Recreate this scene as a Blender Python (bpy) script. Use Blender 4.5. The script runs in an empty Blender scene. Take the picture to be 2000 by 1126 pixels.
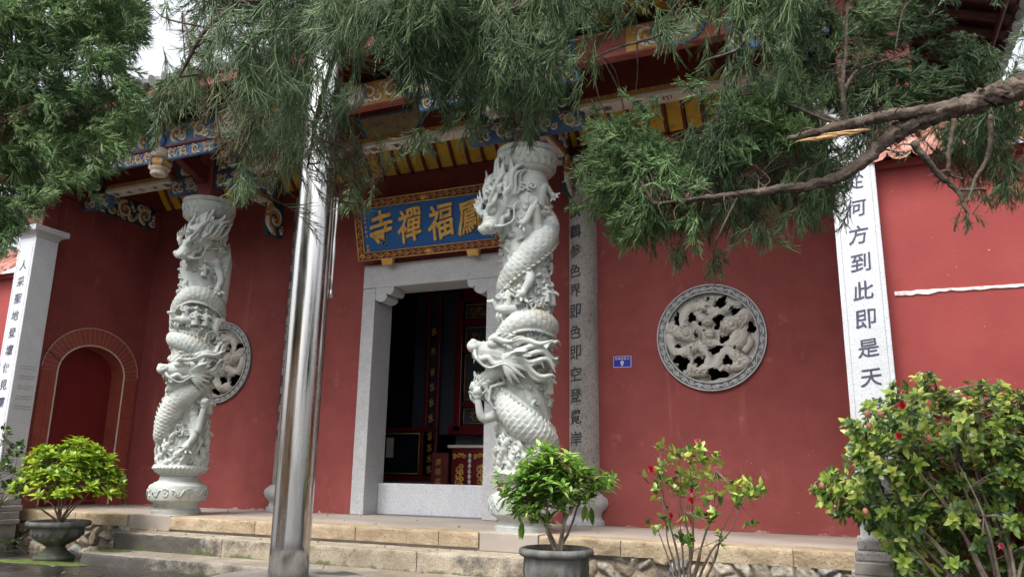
import bpy, bmesh, math, random
import numpy as np
from mathutils import Vector, Matrix
R_ = math.radians
SC = bpy.context.scene
COL = SC.collection
random.seed(4); RNG = np.random.default_rng(7)

# ------------------------------------------------------------------ camera
cam_d = bpy.data.cameras.new('camera'); cam_d.sensor_width = 36; cam_d.lens = 27.0
cam_d.clip_start = 0.05; cam_d.clip_end = 3000
cam = bpy.data.objects.new('camera', cam_d); COL.objects.link(cam)
def rot_world(yaw, pitch, roll):
    cy, sy, cp, sp, cr, sr = math.cos(yaw), math.sin(yaw), math.cos(pitch), math.sin(pitch), math.cos(roll), math.sin(roll)
    Ry = np.array([[cy, 0, sy], [0, 1, 0], [-sy, 0, cy]]); Rp = np.array([[1, 0, 0], [0, cp, -sp], [0, sp, cp]])
    Rr = np.array([[cr, -sr, 0], [sr, cr, 0], [0, 0, 1]]); B = np.array([[1, 0, 0], [0, 0, 1], [0, -1, 0.]])
    return (Rr @ Rp @ Ry @ B.T).T            # columns of the transpose: camera axes (right, down, forward) in world
CM = rot_world(0.41371, -0.2303, 0.01584)
CAM = np.array([0, 0, 0.72])
m3 = CM @ np.diag([1, -1, -1])
mw = Matrix.Identity(4)
for i in range(3):
    for j in range(3): mw[i][j] = m3[i, j]
mw.translation = CAM
cam.matrix_world = mw
SC.camera = cam

# ------------------------------------------------------------------ sky and sun (overcast, light rain)
SUN_EL, SUN_AZ = R_(58), R_(198)             # azimuth from +Y towards +X
W = bpy.data.worlds.new('World'); SC.world = W; W.use_nodes = True
nt = W.node_tree; nt.nodes.clear()
sky = nt.nodes.new('ShaderNodeTexSky'); sky.sky_type = 'NISHITA'; sky.sun_disc = False
sky.sun_elevation = SUN_EL; sky.sun_rotation = SUN_AZ; sky.air_density = 1.0; sky.dust_density = 6.0; sky.ozone_density = 1.0
hs = nt.nodes.new('ShaderNodeHueSaturation'); hs.inputs['Saturation'].default_value = 0.22
bg = nt.nodes.new('ShaderNodeBackground'); bg.inputs['Strength'].default_value = 0.15
out = nt.nodes.new('ShaderNodeOutputWorld')
nt.links.new(sky.outputs[0], hs.inputs['Color']); nt.links.new(hs.outputs[0], bg.inputs['Color']); nt.links.new(bg.outputs[0], out.inputs[0])
sd = bpy.data.lights.new('sun', 'SUN'); sd.energy = 0.6; sd.angle = R_(24); sd.color = (1, 0.96, 0.9)
sun = bpy.data.objects.new('sun', sd); COL.objects.link(sun)
dv = Vector((math.sin(SUN_AZ)*math.cos(SUN_EL), math.cos(SUN_AZ)*math.cos(SUN_EL), math.sin(SUN_EL)))
sun.rotation_euler = dv.to_track_quat('Z', 'Y').to_euler(); sun.location = (0, -20, 40)
SC.view_settings.view_transform = 'Standard'; SC.view_settings.look = 'None'
SC.view_settings.exposure = 1.45; SC.view_settings.gamma = 1

# ------------------------------------------------------------------ helpers
def wl(o):
    v = Vector((0, 0, 0))
    while o is not None: v = v + o.location; o = o.parent
    return np.array(v)
def tag(o, label=None, cat=None, group=None, kind=None):
    if label: o['label'] = label
    if cat: o['category'] = cat
    if group: o['group'] = group
    if kind: o['kind'] = kind
    return o
def thing(name, loc, label, cat, group=None):
    o = bpy.data.objects.new(name, None); o.empty_display_size = 0.2; o.location = loc; COL.objects.link(o)
    return tag(o, label, cat, group, 'thing')
def cat_rom(P, n):
    P = [np.array(p, float) for p in P]
    if len(P) < 3: 
        return [P[0]+(P[-1]-P[0])*t for t in np.linspace(0, 1, n)]
    Q = [2*P[0]-P[1]] + P + [2*P[-1]-P[-2]]
    out = []
    for t in np.linspace(0, len(P)-1-1e-9, n):
        i = int(t); u = t-i; a, b, c, d = Q[i:i+4]
        out.append(0.5*((2*b)+(-a+c)*u+(2*a-5*b+4*c-d)*u*u+(-a+3*b-3*c+d)*u**3))
    return out
class MB:
    def __init__(s): s.v = []; s.f = []; s.n = 0; s.big = []
    def add(s, v, f):
        v = np.asarray(v, float).reshape(-1, 3)
        s.v.append(v); k = s.n
        s.f.extend([tuple(int(i)+k for i in q) for q in f]); s.n += len(v)
    def box(s, a, b, rz=0, about=None):
        (x0, y0, z0), (x1, y1, z1) = a, b
        v = np.array([(x0, y0, z0), (x1, y0, z0), (x1, y1, z0), (x0, y1, z0), (x0, y0, z1), (x1, y0, z1), (x1, y1, z1), (x0, y1, z1)], float)
        if rz:
            c = np.array(about if about is not None else (v[0]+v[6])/2); ca, sa = math.cos(rz), math.sin(rz)
            d = v-c; v = c+np.c_[d[:, 0]*ca-d[:, 1]*sa, d[:, 0]*sa+d[:, 1]*ca, d[:, 2]]
        s.add(v, [(0, 3, 2, 1), (4, 5, 6, 7), (0, 1, 5, 4), (1, 2, 6, 5), (2, 3, 7, 6), (3, 0, 4, 7)])
    def quad(s, *p): s.add(p, [tuple(range(len(p)))])
    def prism(s, poly, axis, a, b):
        """polygon (2-D) pushed along axis from a to b; axis 0: poly is (y,z), 1: (x,z), 2: (x,y)"""
        def P(p, t): return {0: (t, p[0], p[1]), 1: (p[0], t, p[1]), 2: (p[0], p[1], t)}[axis]
        n = len(poly); v = [P(p, a) for p in poly]+[P(p, b) for p in poly]
        s.add(v, [tuple(range(n)), tuple(range(2*n-1, n-1, -1))]+[(i, (i+1) % n, n+(i+1) % n, n+i) for i in range(n)])
    def lathe(s, prof, c=(0, 0, 0), n=40, a0=0, a1=2*math.pi, mod=None):
        full = abs(a1-a0-2*math.pi) < 1e-6; m = n if full else n+1
        v = []
        for (r, z) in prof:
            for k in range(m):
                a = a0+(a1-a0)*k/n; rr = r*(mod(a, z) if mod else 1)
                v.append((c[0]+rr*math.cos(a), c[1]+rr*math.sin(a), c[2]+z))
        f = []
        for i in range(len(prof)-1):
            for k in range(n):
                k2 = (k+1) % m
                f.append((i*m+k, i*m+k2, (i+1)*m+k2, (i+1)*m+k))
        if full:
            if prof[0][0] > 1e-4: f.append(tuple(range(m-1, -1, -1)))
            if prof[-1][0] > 1e-4: f.append(tuple((len(prof)-1)*m+k for k in range(m)))
        s.add(v, f)
    def tube(s, pts, rad, n=8, cap=True, flat=1.0, up=None):
        pts = [np.array(p, float) for p in pts]; N = len(pts)
        if np.isscalar(rad): rad = [rad]*N
        T = []
        for i in range(N):
            t = pts[min(i+1, N-1)]-pts[max(i-1, 0)]; T.append(t/(np.linalg.norm(t)+1e-12))
        u = np.array(up if up is not None else ((0, 0, 1) if abs(T[0][2]) < 0.9 else (1, 0, 0)), float)
        v = []
        for i in range(N):
            if up is not None: u = np.array(up, float)
            u = u-T[i]*np.dot(u, T[i]); u /= np.linalg.norm(u)+1e-12
            w = np.cross(T[i], u)
            for k in range(n):
                a = 2*math.pi*k/n
                v.append(pts[i]+rad[i]*(math.cos(a)*u*flat+math.sin(a)*w))
        f = [(i*n+k, i*n+(k+1) % n, (i+1)*n+(k+1) % n, (i+1)*n+k) for i in range(N-1) for k in range(n)]
        if cap: f += [tuple(range(n-1, -1, -1)), tuple((N-1)*n+k for k in range(n))]
        s.add(v, f)
    def ball(s, c, r, n=12, m=8, R=None):
        r = np.array([r]*3 if np.isscalar(r) else r, float)
        v = [(0, 0, -1)]
        for i in range(1, m):
            p = -math.pi/2+math.pi*i/m
            for k in range(n):
                a = 2*math.pi*k/n; v.append((math.cos(p)*math.cos(a), math.cos(p)*math.sin(a), math.sin(p)))
        v.append((0, 0, 1)); v = np.array(v)*r
        if R is not None: v = v @ np.array(R).T
        f = [(0, 1+(k+1) % n, 1+k) for k in range(n)]
        for i in range(m-2):
            for k in range(n): f.append((1+i*n+k, 1+i*n+(k+1) % n, 1+(i+1)*n+(k+1) % n, 1+(i+1)*n+k))
        L = len(v)-1; f += [(L, L-n+k, L-n+(k+1) % n) for k in range(n)]
        s.add(v+np.array(c, float), f)
    def arr(s): return np.concatenate(s.v) if s.v else np.zeros((0, 3))
    def xf(s, fn):
        a = fn(s.arr()); s.v = [a]; return s
    def join(s, o, M=None, t=(0, 0, 0)):
        a = o.arr()
        if M is not None: a = a @ np.array(M).T
        s.add(a+np.array(t, float), o.f)
    def build(s, name, mat, parent=None, origin=None, smooth=False, bevel=0, kind=None, label=None, auto=None):
        v = s.arr()
        me = bpy.data.meshes.new(name); o = bpy.data.objects.new(name, me); COL.objects.link(o)
        if parent is not None: o.parent = parent; v = v-wl(parent)
        elif origin is not None: o.location = origin; v = v-np.array(origin)
        me.from_pydata(v.tolist(), [], s.f); me.materials.append(mat)
        if smooth:
            me.polygons.foreach_set('use_smooth', np.ones(len(me.polygons), bool))
            if auto is not None: me.set_sharp_from_angle(angle=R_(auto))
        me.update()
        if bevel:
            b = o.modifiers.new('bevel', 'BEVEL'); b.width = bevel; b.segments = 2; b.limit_method = 'ANGLE'; b.angle_limit = R_(50)
        if kind: o['kind'] = kind
        if label: o['label'] = label
        return o
def np_mesh(name, V, F, mat, parent=None, smooth=False, label=None):
    """fast path: V (n,3) world, F (m,3|4) all the same size"""
    me = bpy.data.meshes.new(name); o = bpy.data.objects.new(name, me); COL.objects.link(o)
    if parent is not None: o.parent = parent; V = V-wl(parent)
    k = F.shape[1]
    me.vertices.add(len(V)); me.vertices.foreach_set('co', V.astype(np.float32).ravel())
    me.loops.add(F.size); me.loops.foreach_set('vertex_index', F.astype(np.int32).ravel())
    me.polygons.add(len(F)); me.polygons.foreach_set('loop_start', np.arange(0, F.size, k, dtype=np.int32))
    me.polygons.foreach_set('use_smooth', np.full(len(F), smooth))
    me.materials.append(mat); me.update(calc_edges=True)
    if label: o['label'] = label
    return o

# ------------------------------------------------------------------ materials
def mat(name, cols, scale=3.0, rough=0.7, detail=5, bump=0.0, bscale=None, speck=None, metal=0.0, spec=0.5, rvar=0.0, coat=0.0,
        dist=0.0, pos=None, streak=None, island=None, extra=None, stretch=None):
    m = bpy.data.materials.new(name); m.use_nodes = True; t = m.node_tree; N = t.nodes; L = t.links
    b = N['Principled BSDF']; b.inputs['Roughness'].default_value = rough; b.inputs['Metallic'].default_value = metal
    b.inputs['Specular IOR Level'].default_value = spec
    if coat: b.inputs['Coat Weight'].default_value = coat; b.inputs['Coat Roughness'].default_value = 0.15
    tc = N.new('ShaderNodeTexCoord'); co = tc.outputs['Object']
    if stretch:
        mp = N.new('ShaderNodeMapping'); mp.inputs['Scale'].default_value = stretch; L.new(co, mp.inputs['Vector']); co = mp.outputs[0]
    nz = N.new('ShaderNodeTexNoise'); nz.inputs['Scale'].default_value = scale; nz.inputs['Detail'].default_value = detail
    nz.inputs['Roughness'].default_value = 0.62; nz.inputs['Distortion'].default_value = dist; L.new(co, nz.inputs['Vector'])
    rp = N.new('ShaderNodeValToRGB'); E = rp.color_ramp.elements
    pos = pos or list(np.linspace(0.3, 0.72, len(cols)))
    while len(E) < len(cols): E.new(0.5)
    for e, p, c in zip(E, pos, cols): e.position = p; e.color = (*c, 1)
    src = nz.outputs['Fac']
    if island:
        g = N.new('ShaderNodeNewGeometry'); mx = N.new('ShaderNodeMath'); mx.operation = 'MULTIPLY_ADD'
        s2 = N.new('ShaderNodeMath'); s2.operation = 'SUBTRACT'; s2.inputs[1].default_value = 0.5
        L.new(g.outputs['Random Per Island'], s2.inputs[0]); L.new(s2.outputs[0], mx.inputs[0]); mx.inputs[1].default_value = island
        L.new(src, mx.inputs[2]); src = mx.outputs[0]
    L.new(src, rp.inputs[0]); color = rp.outputs['Color']
    def mixc(fac, c2, col):
        mx = N.new('ShaderNodeMix'); mx.data_type = 'RGBA'; L.new(fac, mx.inputs[0]); L.new(col, mx.inputs[6])
        if isinstance(c2, tuple): mx.inputs[7].default_value = (*c2, 1)
        else: L.new(c2, mx.inputs[7])
        return mx.outputs[2]
    for sp in (speck or []):                     # (scale, lo, hi, colour)
        n2 = N.new('ShaderNodeTexNoise'); n2.inputs['Scale'].default_value = sp[0]; n2.inputs['Detail'].default_value = 2; L.new(co, n2.inputs['Vector'])
        mr = N.new('ShaderNodeMapRange'); mr.inputs['From Min'].default_value = sp[1]; mr.inputs['From Max'].default_value = sp[2]; L.new(n2.outputs['Fac'], mr.inputs['Value'])
        color = mixc(mr.outputs[0], sp[3], color)
    if extra: color = extra(N, L, color, mixc)
    L.new(color, b.inputs['Base Color'])
    if rvar:
        mr = N.new('ShaderNodeMapRange'); mr.inputs['To Min'].default_value = rough-rvar; mr.inputs['To Max'].default_value = rough+rvar
        mr.inputs['From Min'].default_value = 0.35; mr.inputs['From Max'].default_value = 0.65
        L.new(nz.outputs['Fac'], mr.inputs['Value']); L.new(mr.outputs[0], b.inputs['Roughness'])
    if bump:
        nb = N.new('ShaderNodeTexNoise'); nb.inputs['Scale'].default_value = bscale or scale*6; nb.inputs['Detail'].default_value = 6; L.new(co, nb.inputs['Vector'])
        bp = N.new('ShaderNodeBump'); bp.inputs['Strength'].default_value = 0.6; bp.inputs['Distance'].default_value = bump
        L.new(nb.outputs['Fac'], bp.inputs['Height']); L.new(bp.outputs[0], b.inputs['Normal'])
    return m
def wall_wear(N, L, color, mixc):
    """efflorescence along the foot of the wall, a few pale scuffs"""
    g = N.new('ShaderNodeNewGeometry'); sx = N.new('ShaderNodeSeparateXYZ'); L.new(g.outputs['Position'], sx.inputs[0])
    n = N.new('ShaderNodeTexNoise'); n.inputs['Scale'].default_value = 4; n.inputs['Detail'].default_value = 10; n.inputs['Roughness'].default_value = 0.75; L.new(g.outputs['Position'], n.inputs['Vector'])
    a = N.new('ShaderNodeMath'); a.operation = 'MULTIPLY_ADD'; a.inputs[1].default_value = 0.34; a.inputs[2].default_value = -0.165; L.new(n.outputs['Fac'], a.inputs[0])
    s = N.new('ShaderNodeMath'); s.operation = 'SUBTRACT'; L.new(a.outputs[0], s.inputs[0]); L.new(sx.outputs['Z'], s.inputs[1])
    mr = N.new('ShaderNodeMapRange'); mr.inputs['From Min'].default_value = 0.0; mr.inputs['From Max'].default_value = 0.03; mr.inputs['To Max'].default_value = 0.85; L.new(s.outputs[0], mr.inputs['Value'])
    color = mixc(mr.outputs[0], (0.62, 0.42, 0.38), color)
    # broad lighter bloom low on the wall
    n2 = N.new('ShaderNodeTexNoise'); n2.inputs['Scale'].default_value = 2.2; n2.inputs['Detail'].default_value = 8; n2.inputs['Roughness'].default_value = 0.7; L.new(g.outputs['Position'], n2.inputs['Vector'])
    m2 = N.new('ShaderNodeMapRange'); m2.inputs['From Min'].default_value = 0.6; m2.inputs['From Max'].default_value = 0.74; m2.inputs['To Max'].default_value = 0.55; L.new(n2.outputs['Fac'], m2.inputs['Value'])
    color = mixc(m2.outputs[0], (0.45, 0.2, 0.18), color)
    # vertical drips
    mp = N.new('ShaderNodeMapping'); mp.inputs['Scale'].default_value = (7, 7, 0.5); L.new(g.outputs['Position'], mp.inputs['Vector'])
    n3 = N.new('ShaderNodeTexNoise'); n3.inputs['Scale'].default_value = 1; n3.inputs['Detail'].default_value = 4; L.new(mp.outputs[0], n3.inputs['Vector'])
    m3_ = N.new('ShaderNodeMapRange'); m3_.inputs['From Min'].default_value = 0.64; m3_.inputs['From Max'].default_value = 0.8; m3_.inputs['To Max'].default_value = 0.5; L.new(n3.outputs['Fac'], m3_.inputs['Value'])
    return mixc(m3_.outputs[0], (0.4, 0.14, 0.13), color)
REDW = mat('red_stucco', [(0.2, 0.046, 0.043), (0.235, 0.055, 0.051), (0.265, 0.066, 0.06)], 2.0, 0.8, spec=0.3, bump=0.004, bscale=60,
           speck=[(38, 0.74, 0.78, (0.6, 0.4, 0.36))], extra=wall_wear)
REDO = mat('red_outer_stucco', [(0.25, 0.045, 0.043), (0.28, 0.053, 0.05), (0.305, 0.062, 0.057)], 1.5, 0.8, spec=0.25, bump=0.004, bscale=50,
           speck=[(30, 0.73, 0.77, (0.7, 0.45, 0.4))])
DKRED = mat('dark_red_paint', [(0.085, 0.012, 0.012), (0.13, 0.02, 0.018), (0.16, 0.028, 0.024)], 3, 0.5, bump=0.002, bscale=30)
BEAMRED = mat('beam_red_paint', [(0.2, 0.045, 0.04), (0.28, 0.07, 0.06), (0.33, 0.1, 0.085)], 2.5, 0.6, bump=0.002, bscale=30, stretch=(1, 1, 4))
DOORRED = mat('door_red_paint', [(0.14, 0.011, 0.012), (0.19, 0.015, 0.016)], 2, 0.45, stretch=(3, 3, 0.6))
TILERED = mat('red_glazed_tile', [(0.23, 0.05, 0.04), (0.32, 0.075, 0.055), (0.29, 0.062, 0.048)], 4, 0.45, bump=0.002, bscale=14)
GRAN = mat('grey_granite', [(0.4, 0.41, 0.43), (0.5, 0.51, 0.53)], 4, 0.6, speck=[(85, 0.53, 0.66, (0.27, 0.27, 0.29)), (110, 0.57, 0.66, (0.66, 0.66, 0.67))], bump=0.001, bscale=120)
GRANL = mat('pale_granite', [(0.5, 0.52, 0.56), (0.6, 0.62, 0.66)], 4, 0.55, speck=[(70, 0.52, 0.66, (0.4, 0.41, 0.44)), (95, 0.6, 0.68, (0.78, 0.78, 0.78))], bump=0.001, bscale=120)
GRAND = mat('weathered_granite', [(0.2, 0.19, 0.18), (0.34, 0.32, 0.3), (0.42, 0.4, 0.37)], 3, 0.7, speck=[(70, 0.56, 0.66, (0.13, 0.13, 0.13))], bump=0.003, bscale=60, stretch=(1, 1, 0.5))
STONE = mat('carved_pale_stone', [(0.36, 0.385, 0.37), (0.46, 0.488, 0.462), (0.53, 0.55, 0.515)], 3.2, 0.8, detail=7, bump=0.004, bscale=55,
            speck=[(5, 0.58, 0.72, (0.32, 0.36, 0.37)), (2.2, 0.58, 0.7, (0.4, 0.385, 0.33))])
WINST = mat('carved_window_stone', [(0.38, 0.37, 0.335), (0.5, 0.485, 0.445), (0.56, 0.54, 0.5)], 5, 0.75, bump=0.005, bscale=60)
RINGD = mat('window_ring_dark', [(0.12, 0.13, 0.14), (0.18, 0.19, 0.2)], 8, 0.7)
RINGL = mat('window_ring_pale', [(0.45, 0.46, 0.46), (0.56, 0.57, 0.57)], 8, 0.7)
YELL = mat('yellow_board', [(0.54, 0.3, 0.022), (0.7, 0.41, 0.03), (0.76, 0.47, 0.05)], 1.6, 0.6, bump=0.001, bscale=30, speck=[(7, 0.62, 0.74, (0.36, 0.2, 0.05))])
BLUE = mat('blue_paint', [(0.03, 0.085, 0.2), (0.07, 0.15, 0.3), (0.11, 0.2, 0.33)], 5, 0.5)
BLUEB = mat('bright_blue_paint', [(0.004, 0.085, 0.29), (0.006, 0.1, 0.33)], 2, 0.42)
TEAL = mat('dark_green_paint', [(0.012, 0.05, 0.07), (0.02, 0.08, 0.1)], 6, 0.5)
WHITEP = mat('white_paint', [(0.56, 0.55, 0.5), (0.72, 0.71, 0.67)], 6, 0.6)
CREAM = mat('cream_strip', [(0.55, 0.5, 0.42), (0.68, 0.63, 0.55)], 6, 0.6)
GOLD = mat('gold_gilt', [(0.45, 0.23, 0.05), (0.66, 0.39, 0.1), (0.74, 0.48, 0.16)], 14, 0.42, metal=0.25, bump=0.003, bscale=40)
OCHRE = mat('ochre_paint', [(0.38, 0.2, 0.045), (0.52, 0.3, 0.08)], 8, 0.55)
INK = mat('ink_paint', [(0.035, 0.042, 0.075), (0.06, 0.07, 0.115)], 8, 0.6)
INKB = mat('faded_ink', [(0.02, 0.024, 0.036), (0.05, 0.052, 0.062)], 9, 0.7)
INKG = mat('engraved_grey', [(0.17, 0.175, 0.19), (0.24, 0.24, 0.25)], 9, 0.7)
TERRA = mat('terracotta_tile', [(0.36, 0.14, 0.1), (0.5, 0.22, 0.17), (0.56, 0.3, 0.24)], 5, 0.55, bump=0.003, bscale=30, island=0.5)
TILEG = mat('grey_green_tile', [(0.13, 0.14, 0.13), (0.24, 0.25, 0.23), (0.38, 0.38, 0.36)], 6, 0.6, bump=0.003, bscale=30, island=0.5)
WOODD = mat('dark_wood', [(0.05, 0.026, 0.022), (0.1, 0.05, 0.042), (0.13, 0.07, 0.06)], 4, 0.6, stretch=(0.6, 6, 6), bump=0.002, bscale=20)
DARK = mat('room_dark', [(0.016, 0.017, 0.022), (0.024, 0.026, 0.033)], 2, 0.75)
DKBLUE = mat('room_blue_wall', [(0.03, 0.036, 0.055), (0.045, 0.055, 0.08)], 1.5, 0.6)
GREYT = mat('grey_wall_tile', [(0.12, 0.125, 0.14), (0.17, 0.18, 0.19)], 3, 0.4)
LACQ = mat('red_lacquer', [(0.11, 0.008, 0.011), (0.16, 0.011, 0.015)], 3, 0.3, coat=0.4)
STEEL = mat('polished_steel', [(0.5, 0.49, 0.48), (0.6, 0.59, 0.58)], 2, 0.22, metal=1.0, rvar=0.09, stretch=(9, 9, 0.8), bump=0.0008, bscale=4)
CONC = mat('worn_concrete', [(0.2, 0.19, 0.17), (0.33, 0.31, 0.28), (0.42, 0.4, 0.37)], 2.2, 0.75, detail=8, bump=0.006, bscale=22, speck=[(1.6, 0.56, 0.66, (0.09, 0.095, 0.075))])
FLOORM = mat('porch_floor_stone', [(0.27, 0.235, 0.2), (0.36, 0.315, 0.275), (0.42, 0.375, 0.33)], 1.1, 0.6, detail=8, bump=0.003, bscale=18, stretch=(0.6, 1.6, 1), rvar=0.08)
def moss_low(zc, amp):
    def fn(N, L, color, mixc):
        g = N.new('ShaderNodeNewGeometry')
        n = N.new('ShaderNodeTexNoise'); n.inputs['Scale'].default_value = 2.4; n.inputs['Detail'].default_value = 9; n.inputs['Roughness'].default_value = 0.75; L.new(g.outputs['Position'], n.inputs['Vector'])
        sx = N.new('ShaderNodeSeparateXYZ'); L.new(g.outputs['Position'], sx.inputs[0])
        # darker, wetter and mossy towards the left end of the steps
        lx = N.new('ShaderNodeMapRange'); lx.inputs['From Min'].default_value = -9.4; lx.inputs['From Max'].default_value = -6.6; lx.inputs['To Min'].default_value = 0.45; lx.inputs['To Max'].default_value = 0.0
        L.new(sx.outputs['X'], lx.inputs['Value'])
        rx = N.new('ShaderNodeMapRange'); rx.inputs['From Min'].default_value = -4.2; rx.inputs['From Max'].default_value = -3.3; rx.inputs['To Min'].default_value = 0.0; rx.inputs['To Max'].default_value = 0.22
        L.new(sx.outputs['X'], rx.inputs['Value'])
        a = N.new('ShaderNodeMath'); a.operation = 'ADD'; L.new(n.outputs['Fac'], a.inputs[0]); L.new(lx.outputs[0], a.inputs[1])
        a2 = N.new('ShaderNodeMath'); a2.operation = 'ADD'; L.new(a.outputs[0], a2.inputs[0]); L.new(rx.outputs[0], a2.inputs[1])
        mr = N.new('ShaderNodeMapRange'); mr.inputs['From Min'].default_value = 0.55; mr.inputs['From Max'].default_value = 0.72; mr.inputs['To Max'].default_value = 0.88; L.new(a2.outputs[0], mr.inputs['Value'])
        # the treads are rubbed clean by feet: grime mostly on the risers
        nz_ = N.new('ShaderNodeSeparateXYZ'); L.new(g.outputs['True Normal'], nz_.inputs[0])
        tr = N.new('ShaderNodeMapRange'); tr.inputs['From Min'].default_value = 0.5; tr.inputs['From Max'].default_value = 0.9; tr.inputs['To Min'].default_value = 1; tr.inputs['To Max'].default_value = 0.35; L.new(nz_.outputs['Z'], tr.inputs['Value'])
        mu = N.new('ShaderNodeMath'); mu.operation = 'MULTIPLY'; L.new(mr.outputs[0], mu.inputs[0]); L.new(tr.outputs[0], mu.inputs[1])
        color = mixc(mu.outputs[0], (0.032, 0.032, 0.033), color)
        n2 = N.new('ShaderNodeTexNoise'); n2.inputs['Scale'].default_value = 3.4; n2.inputs['Detail'].default_value = 9; n2.inputs['Roughness'].default_value = 0.7; L.new(g.outputs['Position'], n2.inputs['Vector'])
        s = N.new('ShaderNodeMath'); s.operation = 'SUBTRACT'; s.inputs[0].default_value = zc; L.new(sx.outputs['Z'], s.inputs[1])
        b = N.new('ShaderNodeMath'); b.operation = 'MULTIPLY_ADD'; b.inputs[1].default_value = amp; L.new(s.outputs[0], b.inputs[0]); L.new(n2.outputs['Fac'], b.inputs[2])
        m2 = N.new('ShaderNodeMapRange'); m2.inputs['From Min'].default_value = 0.62; m2.inputs['From Max'].default_value = 0.74; m2.inputs['To Max'].default_value = 0.8; L.new(b.outputs[0], m2.inputs['Value'])
        return mixc(m2.outputs[0], (0.075, 0.1, 0.02), color)
    return fn
EDGE = mat('yellow_granite_block', [(0.24, 0.175, 0.105), (0.37, 0.285, 0.185), (0.45, 0.375, 0.265)], 5, 0.75, detail=7, bump=0.02, bscale=26, speck=[(60, 0.58, 0.66, (0.24, 0.18, 0.11))], island=0.25)
STEP1 = mat('worn_step_stone', [(0.3, 0.25, 0.18), (0.42, 0.36, 0.27), (0.52, 0.46, 0.37)], 4, 0.7, detail=7, bump=0.014, bscale=30, speck=[(60, 0.57, 0.66, (0.17, 0.15, 0.12))], extra=moss_low(-0.34, 3.0))
STEP2 = mat('dark_step_stone', [(0.24, 0.2, 0.15), (0.34, 0.29, 0.23), (0.45, 0.41, 0.36)], 3, 0.65, detail=8, bump=0.012, bscale=26, speck=[(50, 0.57, 0.66, (0.12, 0.11, 0.1))], extra=moss_low(-0.5, 3.0))
def ground_x(N, L, color, mixc):
    g = N.new('ShaderNodeNewGeometry')
    br = N.new('ShaderNodeTexBrick'); br.inputs['Scale'].default_value = 1.0; br.inputs['Brick Width'].default_value = 0.9; br.inputs['Row Height'].default_value = 0.45; br.inputs['Mortar Size'].default_value = 0.008
    br.inputs['Color1'].default_value = (0, 0, 0, 1); br.inputs['Color2'].default_value = (0, 0, 0, 1); br.inputs['Mortar'].default_value = (1, 1, 1, 1); L.new(g.outputs['Position'], br.inputs['Vector'])
    color = mixc(br.outputs['Color'], (0.03, 0.034, 0.028), color)
    return color
GROUND = mat('wet_paving', [(0.018, 0.017, 0.016), (0.04, 0.037, 0.034), (0.07, 0.064, 0.058)], 1.4, 0.32, detail=8, bump=0.005, bscale=16, rvar=0.2, extra=ground_x)
MOSS = mat('moss', [(0.03, 0.05, 0.01), (0.07, 0.105, 0.014), (0.13, 0.16, 0.028)], 9, 0.95, detail=8, bump=0.02, bscale=60)
SOIL = mat('soil', [(0.03, 0.022, 0.015), (0.07, 0.05, 0.035), (0.12, 0.09, 0.06)], 20, 0.95, bump=0.03, bscale=60)
def moss_pot(N, L, color, mixc):
    g = N.new('ShaderNodeNewGeometry')
    mp = N.new('ShaderNodeMapping'); mp.inputs['Scale'].default_value = (6, 6, 1.6); L.new(g.outputs['Position'], mp.inputs['Vector'])
    n = N.new('ShaderNodeTexNoise'); n.inputs['Scale'].default_value = 1; n.inputs['Detail'].default_value = 8; L.new(mp.outputs[0], n.inputs['Vector'])
    sx = N.new('ShaderNodeSeparateXYZ'); L.new(g.outputs['Position'], sx.inputs[0])
    b = N.new('ShaderNodeMath'); b.operation = 'MULTIPLY_ADD'; b.inputs[1].default_value = -0.55; L.new(sx.outputs['Z'], b.inputs[0]); L.new(n.outputs['Fac'], b.inputs[2])
    m2 = N.new('ShaderNodeMapRange'); m2.inputs['From Min'].default_value = 0.58; m2.inputs['From Max'].default_value = 0.75; m2.inputs['To Max'].default_value = 0.8; L.new(b.outputs[0], m2.inputs['Value'])
    return mixc(m2.outputs[0], (0.035, 0.045, 0.015), color)
POT = mat('weathered_pot_stone', [(0.05, 0.053, 0.05), (0.11, 0.11, 0.105), (0.25, 0.245, 0.235)], 5, 0.8, detail=9, bump=0.006, bscale=40, stretch=(1, 1, 0.45), extra=moss_pot)
def vcol_mat(name, rough, bump, bscale, attr='Col'):
    m = bpy.data.materials.new(name); m.use_nodes = True; N = m.node_tree.nodes; L = m.node_tree.links; b = N['Principled BSDF']
    at = N.new('ShaderNodeVertexColor'); at.layer_name = attr
    tc = N.new('ShaderNodeTexCoord'); nz = N.new('ShaderNodeTexNoise'); nz.inputs['Scale'].default_value = bscale; nz.inputs['Detail'].default_value = 8; L.new(tc.outputs['Object'], nz.inputs['Vector'])
    mr = N.new('ShaderNodeMapRange'); mr.inputs['From Min'].default_value = 0.3; mr.inputs['From Max'].default_value = 0.7; mr.inputs['To Min'].default_value = 0.55; mr.inputs['To Max'].default_value = 1.25; L.new(nz.outputs['Fac'], mr.inputs['Value'])
    mx = N.new('ShaderNodeVectorMath'); mx.operation = 'SCALE'; L.new(at.outputs['Color'], mx.inputs[0]); L.new(mr.outputs[0], mx.inputs['Scale'])
    L.new(mx.outputs[0], b.inputs['Base Color']); b.inputs['Roughness'].default_value = rough
    bp = N.new('ShaderNodeBump'); bp.inputs['Strength'].default_value = 0.7; bp.inputs['Distance'].default_value = bump
    L.new(nz.outputs['Fac'], bp.inputs['Height']); L.new(bp.outputs[0], b.inputs['Normal'])
    return m
RUBBLE = vcol_mat('rubble_stone', 0.85, 0.02, 24)
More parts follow.
